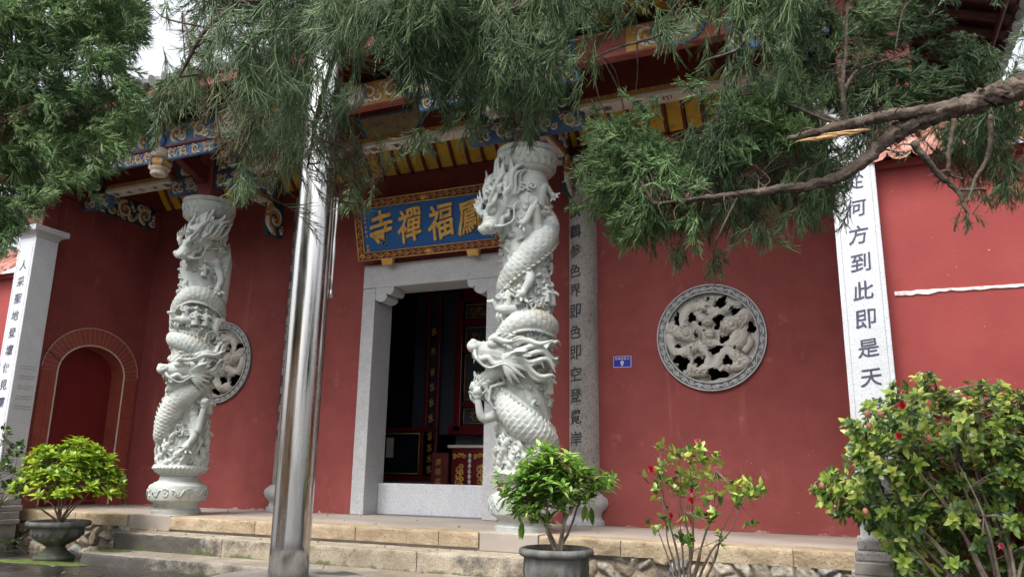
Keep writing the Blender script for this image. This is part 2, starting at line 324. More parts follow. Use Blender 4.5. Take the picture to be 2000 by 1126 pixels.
def tip_light(N, L, color, mixc):
    at = N.new('ShaderNodeAttribute'); at.attribute_name = 'tip'; mm = N.new('ShaderNodeMath'); mm.operation = 'MULTIPLY'; mm.inputs[1].default_value = 0.55; L.new(at.outputs['Fac'], mm.inputs[0])
    return mixc(mm.outputs[0], (0.2, 0.28, 0.15), color)
def leaf_mat(name, cols, rough=0.38, trans=0.3, scale=3, island=0.7, spec=0.5, tips=False):
    m = mat(name, cols, scale, rough, island=island, spec=spec, extra=tip_light if tips else None); N = m.node_tree.nodes; L = m.node_tree.links
    b = N['Principled BSDF']; o = N['Material Output']; tr = N.new('ShaderNodeBsdfTranslucent'); mx = N.new('ShaderNodeMixShader'); mx.inputs[0].default_value = trans
    src = b.inputs['Base Color'].links[0].from_socket; L.new(src, tr.inputs['Color'])
    L.new(b.outputs[0], mx.inputs[1]); L.new(tr.outputs[0], mx.inputs[2]); L.new(mx.outputs[0], o.inputs['Surface'])
    return m
BARK = mat('juniper_bark', [(0.03, 0.021, 0.016), (0.085, 0.062, 0.046), (0.15, 0.12, 0.095)], 14, 0.95, detail=9, bump=0.03, bscale=34, stretch=(1, 1, 1))
TWIGM = mat('shrub_twig', [(0.1, 0.072, 0.052), (0.19, 0.15, 0.115), (0.27, 0.23, 0.185)], 9, 0.85, bump=0.004, bscale=40)
TWIGR = mat('juniper_twig', [(0.1, 0.065, 0.045), (0.17, 0.12, 0.085)], 9, 0.9)
RAWW = mat('raw_wood', [(0.42, 0.24, 0.11), (0.58, 0.36, 0.17)], 6, 0.8, stretch=(1, 6, 6))

# ------------------------------------------------------------------ lettering
_gl = {}
def glyph(ch, thick=0.02, depth=0.02):
    """one character as (verts, faces) centred in a unit cell, stroke fattened a little"""
    k = (ch, thick, depth)
    if k in _gl: return _gl[k]
    cu = bpy.data.curves.new('glyph', 'FONT'); cu.body = ch; cu.size = 1.0; cu.offset = thick; cu.extrude = depth; cu.resolution_u = 3
    cu.align_x = 'CENTER'; cu.align_y = 'CENTER'
    ob = bpy.data.objects.new('glyph', cu); COL.objects.link(ob)
    dg = bpy.context.evaluated_depsgraph_get(); me = bpy.data.meshes.new_from_object(ob.evaluated_get(dg))
    v = np.array([q.co[:] for q in me.vertices]); f = [tuple(p.vertices) for p in me.polygons]
    bpy.data.objects.remove(ob); bpy.data.curves.remove(cu); bpy.data.meshes.remove(me)
    if len(v):
        c = (v.min(0)+v.max(0))/2; v = v-c
        if ord(ch) > 255: v[:, :2] /= max(np.ptp(v[:, 0]), np.ptp(v[:, 1]), 0.6)
    _gl[k] = (v, f); return _gl[k]
def write(mb, ch, pos, size, ux, uy, thick=0.02, depth=0.02, brush=0.1, sx=1.0):
    """place a character: ux, uy unit vectors (reading right, up) in world"""
    v, f = glyph(ch, thick, depth)
    if not len(v): return
    v = v.copy(); ux = np.array(ux, float); uy = np.array(uy, float); n = np.cross(ux, uy)
    y0 = v[:, 1].copy(); x0 = v[:, 0].copy()
    v[:, 1] = y0+brush*x0+0.03*np.sin(6*x0+2*y0)*brush*6; v[:, 0] = x0*sx+0.25*brush*y0*np.sign(brush)+0.025*np.sin(7*y0+len(mb.f))
    mb.add(np.array(pos, float)+size*(v[:, :1]*ux+v[:, 1:2]*uy+v[:, 2:]*n), f)
# ================================================================== SETTING
WY = 10.35                                   # face of the temple's front wall
GZ = -0.56                                   # paving
mb = MB()
mb.quad((-300, -300, GZ), (300, -300, GZ), (300, 400, GZ), (-300, 400, GZ))
tag(mb.build('ground', GROUND), kind='structure')
def patch(name, cx, cy, rx, ry, z, m, seed, n=70):
    r = np.random.default_rng(seed); b = MB(); v = [(cx, cy, z+0.012)]; ph = r.uniform(0, 6.28, 6)
    for k in range(n):
        a = 2*math.pi*k/n; q = 1+sum(0.12/(j+1)**0.6*math.sin((j+2)*a*1.0+ph[j]) for j in range(6))+r.normal(0, 0.05)
        v.append((cx+rx*q*math.cos(a), cy+ry*q*math.sin(a), z+0.004))
    b.add(v, [(0, 1+k, 1+(k+1) % n) for k in range(n)]); return b.build(name, m)
tag(patch('moss', -9.8, 7.22, 0.72, 0.22, GZ, MOSS, 3), 'bright green moss on the paving round the foot of the left urn', 'moss', kind='stuff')
mb = MB(); mb.box((-12.6, 8.36, -0.5), (0.9, WY+0.3, -0.004)); 
tag(mb.build('porch_floor', FLOORM), kind='structure')

# ------------------------------------------------------------------ platform: kerb blocks over rubble
plat = thing('stone_platform', (-6, 8.5, GZ), 'low porch platform of yellow granite kerb blocks over rubble masonry', 'platform')
def rubble(x0, x1, z0, z1, y, seed, name='rubble_wall', parent=None):
    r = np.random.default_rng(seed); nx = int((x1-x0)/0.014); nz = int((z1-z0)/0.014)
    X, Z = np.meshgrid(np.linspace(x0, x1, nx), np.linspace(z0, z1, nz)); n = int((x1-x0)*(z1-z0)*38)
    sx = r.uniform(x0, x1, n); sz = r.uniform(z0, z1, n); cols = np.array([(0.42, 0.33, 0.23), (0.37, 0.33, 0.27), (0.46, 0.37, 0.26), (0.34, 0.335, 0.33), (0.41, 0.36, 0.29), (0.48, 0.42, 0.33)])
    cs = cols[r.integers(0, len(cols), n)]*r.uniform(0.75, 1.15, (n, 1)); tl = r.normal(0, 0.14, (n, 2)); lev = r.uniform(-0.02, 0.03, n)
    wx = X+0.03*np.sin(17*Z+3*X)+0.02*np.sin(31*X); wz = Z+0.025*np.sin(14*X+2)
    d = np.full(X.shape, 9.); d2 = d.copy(); idx = np.zeros(X.shape, int)
    for i in range(n):
        q = np.hypot((wx-sx[i])*0.72, wz-sz[i]); c = q < d
        d2 = np.where(c, d, np.minimum(d2, q)); idx = np.where(c, i, idx); d = np.where(c, q, d)
    e = np.clip((d2-d)/0.05, 0, 1); e = e*e*(3-2*e)
    h = e*(0.04+lev[idx]*.7)+e*((X-sx[idx])*tl[idx, 0]+(Z-sz[idx])*tl[idx, 1])+0.006*np.sin(60*X+20*Z)*np.sin(47*Z)*e
    V = np.stack([X, y-h, Z], -1).reshape(-1, 3); i = np.arange(nx*nz).reshape(nz, nx)
    F = np.stack([i[:-1, :-1], i[:-1, 1:], i[1:, 1:], i[1:, :-1]], -1).reshape(-1, 4)
    o = np_mesh(name, V, F, RUBBLE, parent, True)
    col = (cs[idx]*(0.5+0.5*e)[..., None]).reshape(-1, 3)
    ca = o.data.color_attributes.new('Col', 'FLOAT_COLOR', 'POINT'); ca.data.foreach_set('color', np.c_[col, np.ones(len(col))].astype(np.float32).ravel())
    return o
rubble(-14, -9.0, GZ-0.02, -0.165, 8.36, 5, parent=plat)
rubble(-3.4, 0.5, GZ-0.02, -0.165, 8.36, 6, parent=plat)
def rough_block(x0, x1, y0, y1, z0, z1, seed, amp=0.008, step=0.05):
    """a hand-dressed block: gridded box with a wandering face"""
    r = np.random.default_rng(seed); b = MB(); ph = r.uniform(0, 6.28, 12)
    def wob(P):
        w = np.zeros(len(P))
        for k in range(6): w += np.sin(P[:, 0]*(5+7*k)+ph[k])*np.sin(P[:, 2]*(9+11*k)+ph[k+6]+P[:, 1]*(6+5*k))/(1+k*0.6)
        return w*amp
    nx = max(2, int((x1-x0)/step)); nz = max(2, int((z1-z0)/step)+1); ny = max(2, int((y1-y0)/step))
    rd = 0.014
    # profile runs from the bottom of the face, over the arris, back along the top
    pr = [(y0, z0+(z1-rd-z0)*t) for t in np.linspace(0, 1, nz+1)]+[(y0+rd*0.3, z1-rd*0.3)]+[(y0+rd+(y1-y0-rd)*t, z1) for t in np.linspace(0, 1, ny+1)]
    xs = np.linspace(x0, x1, nx+1); v = np.array([(x, y, z) for x in xs for (y, z) in pr]); w = wob(v); m = len(pr)
    j = np.tile(np.arange(m), nx+1); front = j <= nz
    v[front, 1] -= np.abs(w[front])*1.2; v[~front, 2] += w[~front]*0.25
    edge = np.isin(np.repeat(np.arange(nx+1), m), (0, nx)); v[edge & front, 1] += 0.007
    f = [(i*m+k, (i+1)*m+k, (i+1)*m+k+1, i*m+k+1) for i in range(nx) for k in range(m-1)]
    f += [tuple(range(m))+() , tuple(nx*m+k for k in range(m-1, -1, -1))]
    b.add(v, f[:-2]); 
    b.quad((x0, y0, z0), (x0, y0, z1-rd), (x0, y1, z1-rd), (x0, y1, z0)); b.quad((x1, y0, z0), (x1, y1, z0), (x1, y1, z1-rd), (x1, y0, z1-rd))
    return b
xs = [-14, -12.3, -10.7, -9.62, None, -8.9, -7.3, -5.72, -4.55, -4.03, None, -3.28, -2.35, -0.62, 0.42]
k = 0
for a, b in zip(xs[:-1], xs[1:]):
    if a is None or b is None: continue
    k += 1
    rough_block(a+0.004, b-0.004, 8.33, 8.7, -0.165, -0.002, 20+k).build('edge_block', EDGE, plat, smooth=True, auto=50)
stp = thing('stone_step', (-6.3, 8.1, GZ), 'upper worn granite step directly below the porch edge', 'step', 'steps up to the porch')
for a, b in ((-9.36, -7.45), (-7.44, -4.6), (-4.59, -3.15)):
    rough_block(a, b, 7.92, 8.34, -0.42, -0.2, 40+int(-a*3), 0.007).build('step_block', STEP1, stp, smooth=True, auto=50)
stp = thing('stone_step', (-6.3, 7.6, GZ), 'lower dark mossy step at paving level below the other step', 'step', 'steps up to the porch')
for a, b in ((-9.3, -6.2), (-6.19, -3.05)):
    rough_block(a, b, 7.4, 7.93, GZ-0.02, -0.42, 60+int(-a*3), 0.007).build('step_block', STEP2, stp, smooth=True, auto=50)
tag(patch('step_moss', -9.12, 7.72, 0.26, 0.14, -0.418, MOSS, 8), 'green moss on the left end of the lower step', 'moss', kind='stuff')

# ================================================================== TEMPLE HALL
hall = thing('temple_hall', (-6, WY, 0), 'red-walled temple hall with a recessed porch, yellow rafters and painted beams', 'temple')
XL, XR = -12.09, 0.42
DX0, DX1, DZ = -6.97, -4.95, 3.62            # doorway
WR = 0.715
wins = (-1.63, -10.17); WZ = 2.47
def wall_with_holes():
    b = MB(); zt = 6.6; t = 0.36
    def panel(x0, x1, z0, z1): b.quad((x0, WY, z0), (x1, WY, z0), (x1, WY, z1), (x0, WY, z1))
    def hole(cx, cz, h, r, n=64):
        v = []; 
        for k in range(n):
            a = 2*math.pi*k/n; c, s = math.cos(a), math.sin(a); q = h/max(abs(c), abs(s))
            v += [(cx+r*c, WY, cz+r*s), (cx+q*c, WY, cz+q*s), (cx+r*c, WY+t, cz+r*s)]
        b.add(v, [f for k in range(n) for f in ((3*k, 3*((k+1) % n), 3*((k+1) % n)+1, 3*k+1), (3*k+2, 3*((k+1) % n)+2, 3*((k+1) % n), 3*k))])
    H = 0.9; xs = [XL, wins[1]-H, wins[1]+H, DX0, DX1, wins[0]-H, wins[0]+H, XR]
    for i in range(len(xs)-1):
        a, c = xs[i], xs[i+1]
        if i in (1, 5):
            panel(a, c, 0, WZ-H); panel(a, c, WZ+H, zt); hole((a+c)/2, WZ, H, WR)
        elif i == 3: panel(a, c, DZ, zt)
        else: panel(a, c, 0, zt)
    # door reveal in the wall's thickness, and the wall's back
    return b
wall = wall_with_holes().build('front_wall', REDW, hall)
mb = MB(); mb.box((XL-0.4, 8.14, 0), (XL, WY+0.4, 6.6)); mb.box((XR, 8.14, 0), (XR+0.4, WY+0.4, 6.6))
# the side walls of the porch; the left one carries the arched door
mb = MB()
AY, AZ, AR, ARZ = 9.35, 2.2, 0.645, 0.50     # arched doorway in the left porch wall (centre y, spring z, half width, rise)
y0, y1 = 8.13, WY
arc = [(AY-AR*math.cos(a), AZ+ARZ*math.sin(a)) for a in np.linspace(0, math.pi, 25)]
mb.quad((XL, y0, 0), (XL, AY-AR, 0), (XL, AY-AR, AZ), (XL, y0, AZ)); mb.quad((XL, AY+AR, 0), (XL, y1, 0), (XL, y1, AZ), (XL, AY+AR, AZ))
top = 6.6
for (p, q) in zip(arc[:-1], arc[1:]): mb.quad((XL, p[0], p[1]), (XL, q[0], q[1]), (XL, q[0], top), (XL, p[0], top))
mb.quad((XL, y0, AZ), (XL, AY-AR, AZ), (XL, AY-AR, top), (XL, y0, top)); mb.quad((XL, AY+AR, AZ), (XL, y1, AZ), (XL, y1, top), (XL, AY+AR, top))
full = [(AY-AR, 0)]+arc+[(AY+AR, 0)]
mb.build('side_wall', REDW, hall)
mb = MB(); mb.box((XR, 8.13, 0), (XR+0.4, WY+0.4, 6.6)); mb.build('side_wall', REDW, hall)
arch = thing('arched_doorway', (XL, AY, 0), 'red arched side doorway with tiled surround on the left porch wall', 'doorway')
mb = MB(); mb.quad(*[(XL-0.3, p[0], p[1]) for p in full]); mb.build('door_leaf', DOORRED, arch)
mb = MB()
for (p, q) in zip(full[:-1], full[1:]): mb.quad((XL, p[0], p[1]), (XL-0.3, p[0], p[1]), (XL-0.3, q[0], q[1]), (XL, q[0], q[1]))
mb.build('reveal', TILERED, arch)
mb = MB(); OR, ORZ, n = 0.93, 0.8, 27         # voussoir tiles, 4 mm joints
for k in range(n):
    a, c = math.pi*k/n, math.pi*(k+1)/n; g = 0.03
    P = lambda r, rz, t: (AY-r*math.cos(t), AZ+rz*math.sin(t))
    i0, i1, o1, o0 = P(AR+0.02, ARZ+0.02, a+g*0.5), P(AR+0.02, ARZ+0.02, c-g*0.5), P(OR, ORZ, c-g*0.4), P(OR, ORZ, a+g*0.4)
    mb.prism([i0, i1, o1, o0], 0, XL+0.016, XL+0.001)
for s in (-1, 1):
    for (za, zb) in ((0, 0.72), (0.72, 1.45), (1.45, 2.2)):
        for (ra, rb) in ((AR+0.02, 0.785), (0.785, OR)):
            ya, yb = sorted((AY+s*ra, AY+s*rb)); mb.box((XL+0.001, ya+0.003, za+0.004), (XL+0.016, yb-0.003, zb-0.004))
mb.build('tile_surround', TILERED, arch)
mb = MB(); o_ = [(AY-OR, 0)]+[(AY-OR*math.cos(a), AZ+ORZ*math.sin(a)) for a in np.linspace(0, math.pi, 25)]+[(AY+OR, 0)]
for k in range(len(full)-1): mb.quad((XL+.006, *full[k]), (XL+.006, *full[k+1]), (XL+.006, *o_[k+1]), (XL+.006, *o_[k]))
mb.build('tile_joint', mat('tile_joint', [(.3, .16, .13), (.42, .27, .23)], 9, .8), arch)
mb = MB()
mb.tube([(XL+0.014, p[0], p[1]) for p in [(AY-AR-0.006, 0.0)]+[(AY-(AR+.006)*math.cos(a), AZ+(ARZ+.006)*math.sin(a)) for a in np.linspace(0, math.pi, 25)]+[(AY+AR+0.006, 0.0)]], 0.013, 6, up=(1, 0, 0))
mb.tube([(XL+0.012, AY-(OR+.008)*math.cos(a), AZ+(ORZ+.008)*math.sin(a)) for a in np.linspace(0.05, math.pi-.05, 25)], 0.006, 6, up=(1, 0, 0))
mb.build('pale_trim', CREAM, arch)
mb = MB(); mb.tube([(XL+0.019, 8.42, 2.5), (XL+0.019, 8.55, 2.47), (XL+0.019, 8.62, 2.4), (XL+0.019, 8.78, 2.35)], 0.007, 5); mb.build('crack', DARK, arch)

# ------------------------------------------------------------------ the room behind the door
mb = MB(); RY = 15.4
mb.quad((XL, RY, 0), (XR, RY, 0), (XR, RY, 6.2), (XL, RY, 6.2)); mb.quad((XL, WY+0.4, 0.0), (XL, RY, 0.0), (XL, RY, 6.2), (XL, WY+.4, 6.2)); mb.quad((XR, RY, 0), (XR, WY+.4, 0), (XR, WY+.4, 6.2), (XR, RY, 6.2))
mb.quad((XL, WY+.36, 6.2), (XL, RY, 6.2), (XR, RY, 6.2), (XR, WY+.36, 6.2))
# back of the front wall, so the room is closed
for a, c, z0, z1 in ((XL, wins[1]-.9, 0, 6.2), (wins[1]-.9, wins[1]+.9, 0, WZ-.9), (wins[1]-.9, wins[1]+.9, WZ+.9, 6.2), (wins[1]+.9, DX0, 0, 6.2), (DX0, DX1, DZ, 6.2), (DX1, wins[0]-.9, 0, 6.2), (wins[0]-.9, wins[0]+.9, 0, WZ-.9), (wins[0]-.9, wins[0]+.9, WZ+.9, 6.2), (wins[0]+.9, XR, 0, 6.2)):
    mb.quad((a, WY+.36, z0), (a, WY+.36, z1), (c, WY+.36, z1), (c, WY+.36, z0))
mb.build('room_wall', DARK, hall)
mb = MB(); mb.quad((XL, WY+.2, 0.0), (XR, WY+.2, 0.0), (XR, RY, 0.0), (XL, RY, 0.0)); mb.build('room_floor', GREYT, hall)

# ------------------------------------------------------------------ granite door frame
df = thing('door_frame', (-5.96, WY, 0), 'grey granite door frame with scalloped corner brackets and a high threshold', 'door frame')
FY = WY-0.03
for sgn, (a, c) in ((1, (-7.21, DX0)), (-1, (DX1, -4.71))):
    mb = MB(); mb.box((a, FY, 0), (c, WY+0.5, 3.56)); mb.build('jamb', GRAN, df, bevel=0.008)
mb = MB(); mb.box((-7.21, FY-0.004, 3.565), (-4.71, WY+0.5, 3.955)); mb.build('lintel', GRAN, df, bevel=0.008)
mb = MB(); mb.box((DX0+.002, WY+0.35, 0), (DX1-.002, WY+0.5, 0.47)); mb.build('threshold', GRANL, df, bevel=0.01)
def corbel(s, x):
    pr = [(x, 3.564), (x+s*.34, 3.564), (x+s*.34, 3.53)]
    for cx, cz, r0, r1, a0, a1 in ((.265, 3.5, .07, .06, 0, 2.7), (.1, 3.42, .12, .09, .25, 2.6)):
        for a in np.linspace(a0, a1, 9): pr.append((x+s*max(.0, cx+r0*math.cos(a)), cz-r1*math.sin(a)))
    pr.append((x, 3.34)); return pr
for s, x in ((1, DX0+.002), (-1, DX1-.002)):
    b = MB(); pr = corbel(s, x); b.prism(pr if s > 0 else pr[::-1], 1, WY-0.02, WY+0.33); b.build('corner_bracket', GRAN, df)

# ------------------------------------------------------------------ scrollwork
def spiral(cx, cy, r, turns, a0, hand=1, n=16):
    return [(cx+r*(1-t*0.85)*math.cos(a0+hand*turns*2*math.pi*t), cy+r*(1-t*0.85)*math.sin(a0+hand*turns*2*math.pi*t)) for t in np.linspace(0, 1, n)]
def scroll_band(L, h, pitch, seed=0, leaf=True):
    """running vine: list of (points2d, radius) inside 0..L x 0..h"""
    r = np.random.default_rng(seed); o = []; n = max(2, int(round(L/pitch))); p = L/n
    o.append(([(t, h/2+0.3*h*math.sin(math.pi*t/p)) for t in np.linspace(0, L, n*8+1)], 0.06*h))
    for i in range(n):
        s = 1 if i % 2 else -1; cx, cy = (i+0.5)*p, h/2+s*0.06*h
        o.append((spiral(cx, cy, 0.33*h, 1.3, -s*math.pi/2, s, 14), 0.055*h))
        if leaf:
            for q in range(3):
                a = r.uniform(0, 6.28); o.append(([(cx+p*.42*math.cos(a)*.5, cy+.2*h*math.sin(a)), (cx+p*.46*math.cos(a+.4), cy+.38*h*math.sin(a+.5))], 0.05*h))
    return o
def put_scroll(mb, items, org, ux, uy, un, n=5, lift=0.0, clip=None):
    org = np.array(org, float); ux = np.array(ux, float); uy = np.array(uy, float); un = np.array(un, float)
    for pts, r in items:
        P = [org+ux*p[0]+uy*p[1]+un*lift for p in pts]; N = len(P)
        rad = [r*(1-0.55*(i/(N-1)) if N > 2 else r*(1-0.5*i)) for i in range(N)]
        mb.tube(P, rad, n, up=un)
def acanthus(L, h, seed):
    """board-end ornament: big S-scroll with curls and leaf flames"""
    r = np.random.default_rng(seed); o = []; m = max(1, int(round(L/(h*1.25))))
    for i in range(m):
        x = (i+.5)*L/m; s = 1 if i % 2 else -1
        o.append((spiral(x, h*.5, h*.4, 1.4, s*math.pi*.5, s, 22), h*.055))
        o.append((spiral(x+s*h*.32, h*.5-s*h*.26, h*.2, 1.1, 0, -s, 14), h*.045))
        o.append((spiral(x-s*h*.45, h*.5+s*h*.22, h*.2, 1.1, math.pi, -s, 14), h*.045))
        for k in range(5):
            a = r.uniform(0, 6.28); b = a+r.uniform(.3, .8); o.append(([(x+h*.4*math.cos(a), h*.5+h*.3*math.sin(a)), (x+h*.52*math.cos((a+b)/2), h*.5+h*.42*math.sin((a+b)/2)), (x+h*.6*math.cos(b), h*.5+h*.45*math.sin(b))], h*.05))
    return [([(min(max(p[0], 0.01), L-.01), min(max(p[1], 0.01), h-.01)) for p in pts], rr) for pts, rr in o]
def painted_board(name, parent, org, ux, uy, un, L, h, t, seed, base=None, flip=False):
    """carved and painted board: blue ground, cream outlines, ochre and green fills"""
    org = np.array(org, float); ux, uy, un = (np.array(q, float) for q in (ux, uy, un)); b = MB()
    P = lambda x, y, z: org+ux*x+uy*y+un*z
    b.add([P(0, 0, -t), P(L, 0, -t), P(L, h, -t), P(0, h, -t), P(0, 0, 0), P(L, 0, 0), P(L, h, 0), P(0, h, 0)], [(0, 3, 2, 1), (4, 5, 6, 7), (0, 1, 5, 4), (1, 2, 6, 5), (2, 3, 7, 6), (3, 0, 4, 7)])
    o = b.build(name, base or BLUE, parent)
    it = acanthus(L, h, seed)
    w = MB(); put_scroll(w, [(p, q*1.25) for p, q in it], org, ux, uy, un, 5, 0.008); w.build('white_scroll', WHITEP, o, smooth=True)
    y = MB(); r = np.random.default_rng(seed+5)
    for pts, rr in it:
        q = np.mean([p for p in pts], axis=0); y.ball(org+ux*q[0]+uy*q[1]+un*0.004, (h*.08, h*.08, h*.08), 8, 6)
        if len(pts) > 10:
            pp = [(q[0]+(p[0]-q[0])*0.72, q[1]+(p[1]-q[1])*0.72) for p in pts]
            put_scroll(y, [(pp, rr*1.3)], org, ux, uy, un, 5, 0.004)
    y.build('ochre_leaf', OCHRE, o, smooth=True); return o

# ------------------------------------------------------------------ porch vault, rafters, beams
BY = 8.72; PY = 7.72                          # beam line over the columns, pendant line under the eave
vault = [(10.33, 5.5), (10.2, 5.62), (9.95, 5.95), (9.7, 6.2), (9.4, 6.34), (9.1, 6.28), (8.85, 6.05)]
mb = MB()
for (p, q) in zip(vault[:-1], vault[1:]): mb.quad((XL, p[0], p[1]), (XR, p[0], p[1]), (XR, q[0], q[1]), (XL, q[0], q[1]))
mb.build('porch_ceiling', YELL, hall, smooth=True)
vr = cat_rom([(p[0], p[1]-0.03) for p in vault], 16)
mb = MB(); nr = 47
for k in range(nr):
    x = XL+(k+.5)*(XR-XL)/nr; mb.tube([(x, p[0], p[1]) for p in vr], 0.031, 6, up=(1, 0, 0))
rf = mb.build('curved_rafter', DKRED, hall, smooth=True); rf['label'] = 'row of dark red curved rafters under the yellow porch ceiling'
# outer eave soffit from the beam line to the eave, carried on rafters
EY, EZ = 6.95, 5.72
s0, s1 = (8.75, 6.42), (EY, EZ+.03)
mb = MB(); mb.quad((-13.9, s1[0], s1[1]), (1.95, s1[0], s1[1]), (1.95, s0[0], s0[1]), (-13.9, s0[0], s0[1])); mb.build('eave_soffit', YELL, hall)
mb = MB(); nr = 62
for k in range(nr):
    x = -13.8+(k+.5)*15.6/nr; mb.tube([(x, s0[0], s0[1]-.045), (x, s1[0]+.06, s1[1]-.045)], 0.034, 6, up=(1, 0, 0))
mb.build('eave_rafter', DKRED, hall, smooth=True)
mb = MB(); mb.box((-14, EY-.03, EZ-.09), (2.0, EY+.03, EZ+.14)); mb.build('fascia', BEAMRED, hall, bevel=.006)
# main beam over the columns
segs = [(-12.0, -9.3), (-9.0, -3.8), (-3.5, 0.35)]
for i, (a, c) in enumerate(segs):
    mb = MB(); mb.box((a, BY-.1, 5.32), (c, BY+.1, 5.98)); bm_ = mb.build('main_beam', DKRED, hall, bevel=.01)
    lo = a+.62; hi = c-.62
    mb = MB(); mb.box((lo, BY-.13, 5.25), (hi, BY+.12, 5.325)); mb.build('ochre_fillet', OCHRE, bm_)
    mb = MB()
    for k in range(int((hi-lo)/.12)):
        x = lo+.12*k+.02; mb.tube([(x, BY-.132, 5.265), (x, BY-.132, 5.31), (x+.06, BY-.132, 5.31), (x+.06, BY-.132, 5.275)], .004, 4)
    mb.build('fret_line', DKRED, bm_)
    mb = MB(); mb.box((lo, BY-.15, 5.19), (hi, BY+.1, 5.25)); st = mb.build('cream_strip', CREAM, bm_, bevel=.01)
    mb = MB(); tx = ['禪寺住持福', '山住持禪福樂山', '福壽山住持禪'][i]; n = len(tx)
    for q, ch in enumerate(tx): write(mb, ch, ((lo+hi)/2+(q-(n-1)/2)*min(.38, (hi-lo)/n), BY-.03, 5.188), .125, (-1, 0, 0), (0, 1, 0), .02, .002)
    mb.build('lettering', INK, st)
    # sparrow braces at both ends
    for s, x in ((1, a), (-1, c)):
        painted_board('brace_board', hall, (x if s > 0 else x-.66, BY-.07, 4.98), (1, 0, 0), (0, 0, 1), (0, -1, 0), .66, .24, .09, 31+i*7+s)
        painted_board('brace_leaf', hall, (x if s > 0 else x-.5, BY-.12, 5.24), (1, 0, 0), (0, 0, 1), (0, -1, 0), .5, .34, .03, 77+i*5+s, TEAL)
    if c-a > 2.7:
        for x in ((a+c)/2-1.35, (a+c)/2+.25):      # fan-shaped painted panels on the beam
            if i != 1: continue
            mb = MB(); w_ = 1.1
            mb.prism([(x, 5.3), (x+w_*.8, 5.3), (x+w_, 5.68), (x-.2, 5.68)], 1, BY-.104, BY-.112); cp = mb.build('cartouche', BLUE, bm_)
            mb = MB(); mb.prism([(x+.06, 5.34), (x+w_*.8-.04, 5.34), (x+w_-.1, 5.645), (x-.1, 5.645)], 1, BY-.112, BY-.118); mb.build('painted_scene', mat('painted_scene', [(.05, .07, .06), (.3, .27, .18), (.42, .33, .16), (.12, .15, .12)], 9, .6, detail=8), cp)
# posts from the capitals up, eave purlin with painted panels, hanging lotus pendants
for x, z0 in ((-9.15, 4.7), (-3.65, 4.7), (-11.95, 4.45), (0.28, 4.45)):
    mb = MB(); yy = BY if z0 > 4.5 else 8.0
    mb.box((x-.14, yy-.14, z0), (x+.14, yy+.14, 6.3)); mb.build('post', BEAMRED if z0 > 4.5 else DKRED, hall, bevel=.02)
for x in (-11.95, 0.28):
    mb = MB(); mb.box((x-.13, 8.0, 5.12), (x+.13, BY, 5.5)); mb.build('tie_beam', DKRED, hall)
mb = MB(); mb.box((-13.6, PY-.07, 5.28), (1.7, PY+.07, 5.63)); pur = mb.build('eave_purlin', BEAMRED, hall, bevel=.012)
PENDM = mat('faded_pendant_paint', [(.3, .17, .12), (.5, .42, .34), (.62, .56, .48)], 14, .65)
def pendant(x):
    z = 4.86
    mb = MB(); mb.box((x-.105, PY-.105, z+.5), (x+.105, PY+.105, 6.02)); po = mb.build('hanging_post', BEAMRED, hall, bevel=.012)
    mb = MB(); prof = [(0.02, 0), (.1, .01), (.12, .04), (.1, .06), (.12, .085), (.15, .12)]
    mb.lathe(prof, (x, PY, z), 32, mod=lambda a, zz: 1+.08*abs(math.cos(5*a)))
    mb.lathe([(.14, .27), (.165, .31), (.13, .35), (.13, .38), (.11, .44), (.09, .5)], (x, PY, z), 32, mod=lambda a, zz: 1+.1*abs(math.cos(4*a)))
    pe = mb.build('lotus_pendant', PENDM, po, smooth=True); pe['label'] = 'hanging carved lotus pendant with an ochre drum'
    mb = MB(); mb.lathe([(.13, .12), (.165, .17), (.165, .22), (.13, .27)], (x, PY, z), 6, a0=.5, a1=.5+2*math.pi); mb.build('ochre_drum', OCHRE, pe)
    mb = MB()
    for k in range(6):
        a = .5+k*math.pi/3; d = np.array((math.cos(a), math.sin(a), 0)); c = np.array((x, PY, z))
        mb.tube([c+d*.13+(0, 0, .12), c+d*.167+(0, 0, .17), c+d*.167+(0, 0, .22), c+d*.13+(0, 0, .27)], .012, 5)
    for k in range(4):
        a = math.pi/4+k*math.pi/2; d = np.array((math.cos(a), math.sin(a), 0)); c = np.array((x, PY, z))
        mb.tube([c+d*.11+(0, 0, .42), c+d*.16+(0, 0, .5), c+d*.15+(0, 0, .62), c+d*.13+(0, 0, .74)], [.02, .05, .035, .004], 6)
    mb.build('blue_leaf', BLUE, pe, smooth=True)
for x in (-9.15, -3.65): pendant(x)
def panels(x0, x1, seed, kind='scroll'):
    painted_board('purlin_panel', pur, (x0, PY-.075, 5.3), (1, 0, 0), (0, 0, 1), (0, -1, 0), x1-x0, .31, .01, seed, OCHRE if kind != 'scroll' else BLUE)
    if kind == 'scroll': painted_board('apron_board', pur, (x0, PY-.02, 5.1), (1, 0, 0), (0, 0, 1), (0, -1, 0), x1-x0, .18, .05, seed+3)
for i, (a, c) in enumerate(((-11.9, -11.0), (-10.3, -9.28), (-9.02, -8.1), (-4.7, -3.78), (-3.52, -2.6), (-.9, .1))): panels(a, c, 100+i)
for i, (a, c) in enumerate(((-7.3, -6.3), (-5.6, -4.9), (-2.0, -1.5))): panels(a, c, 140+i, 'gold')
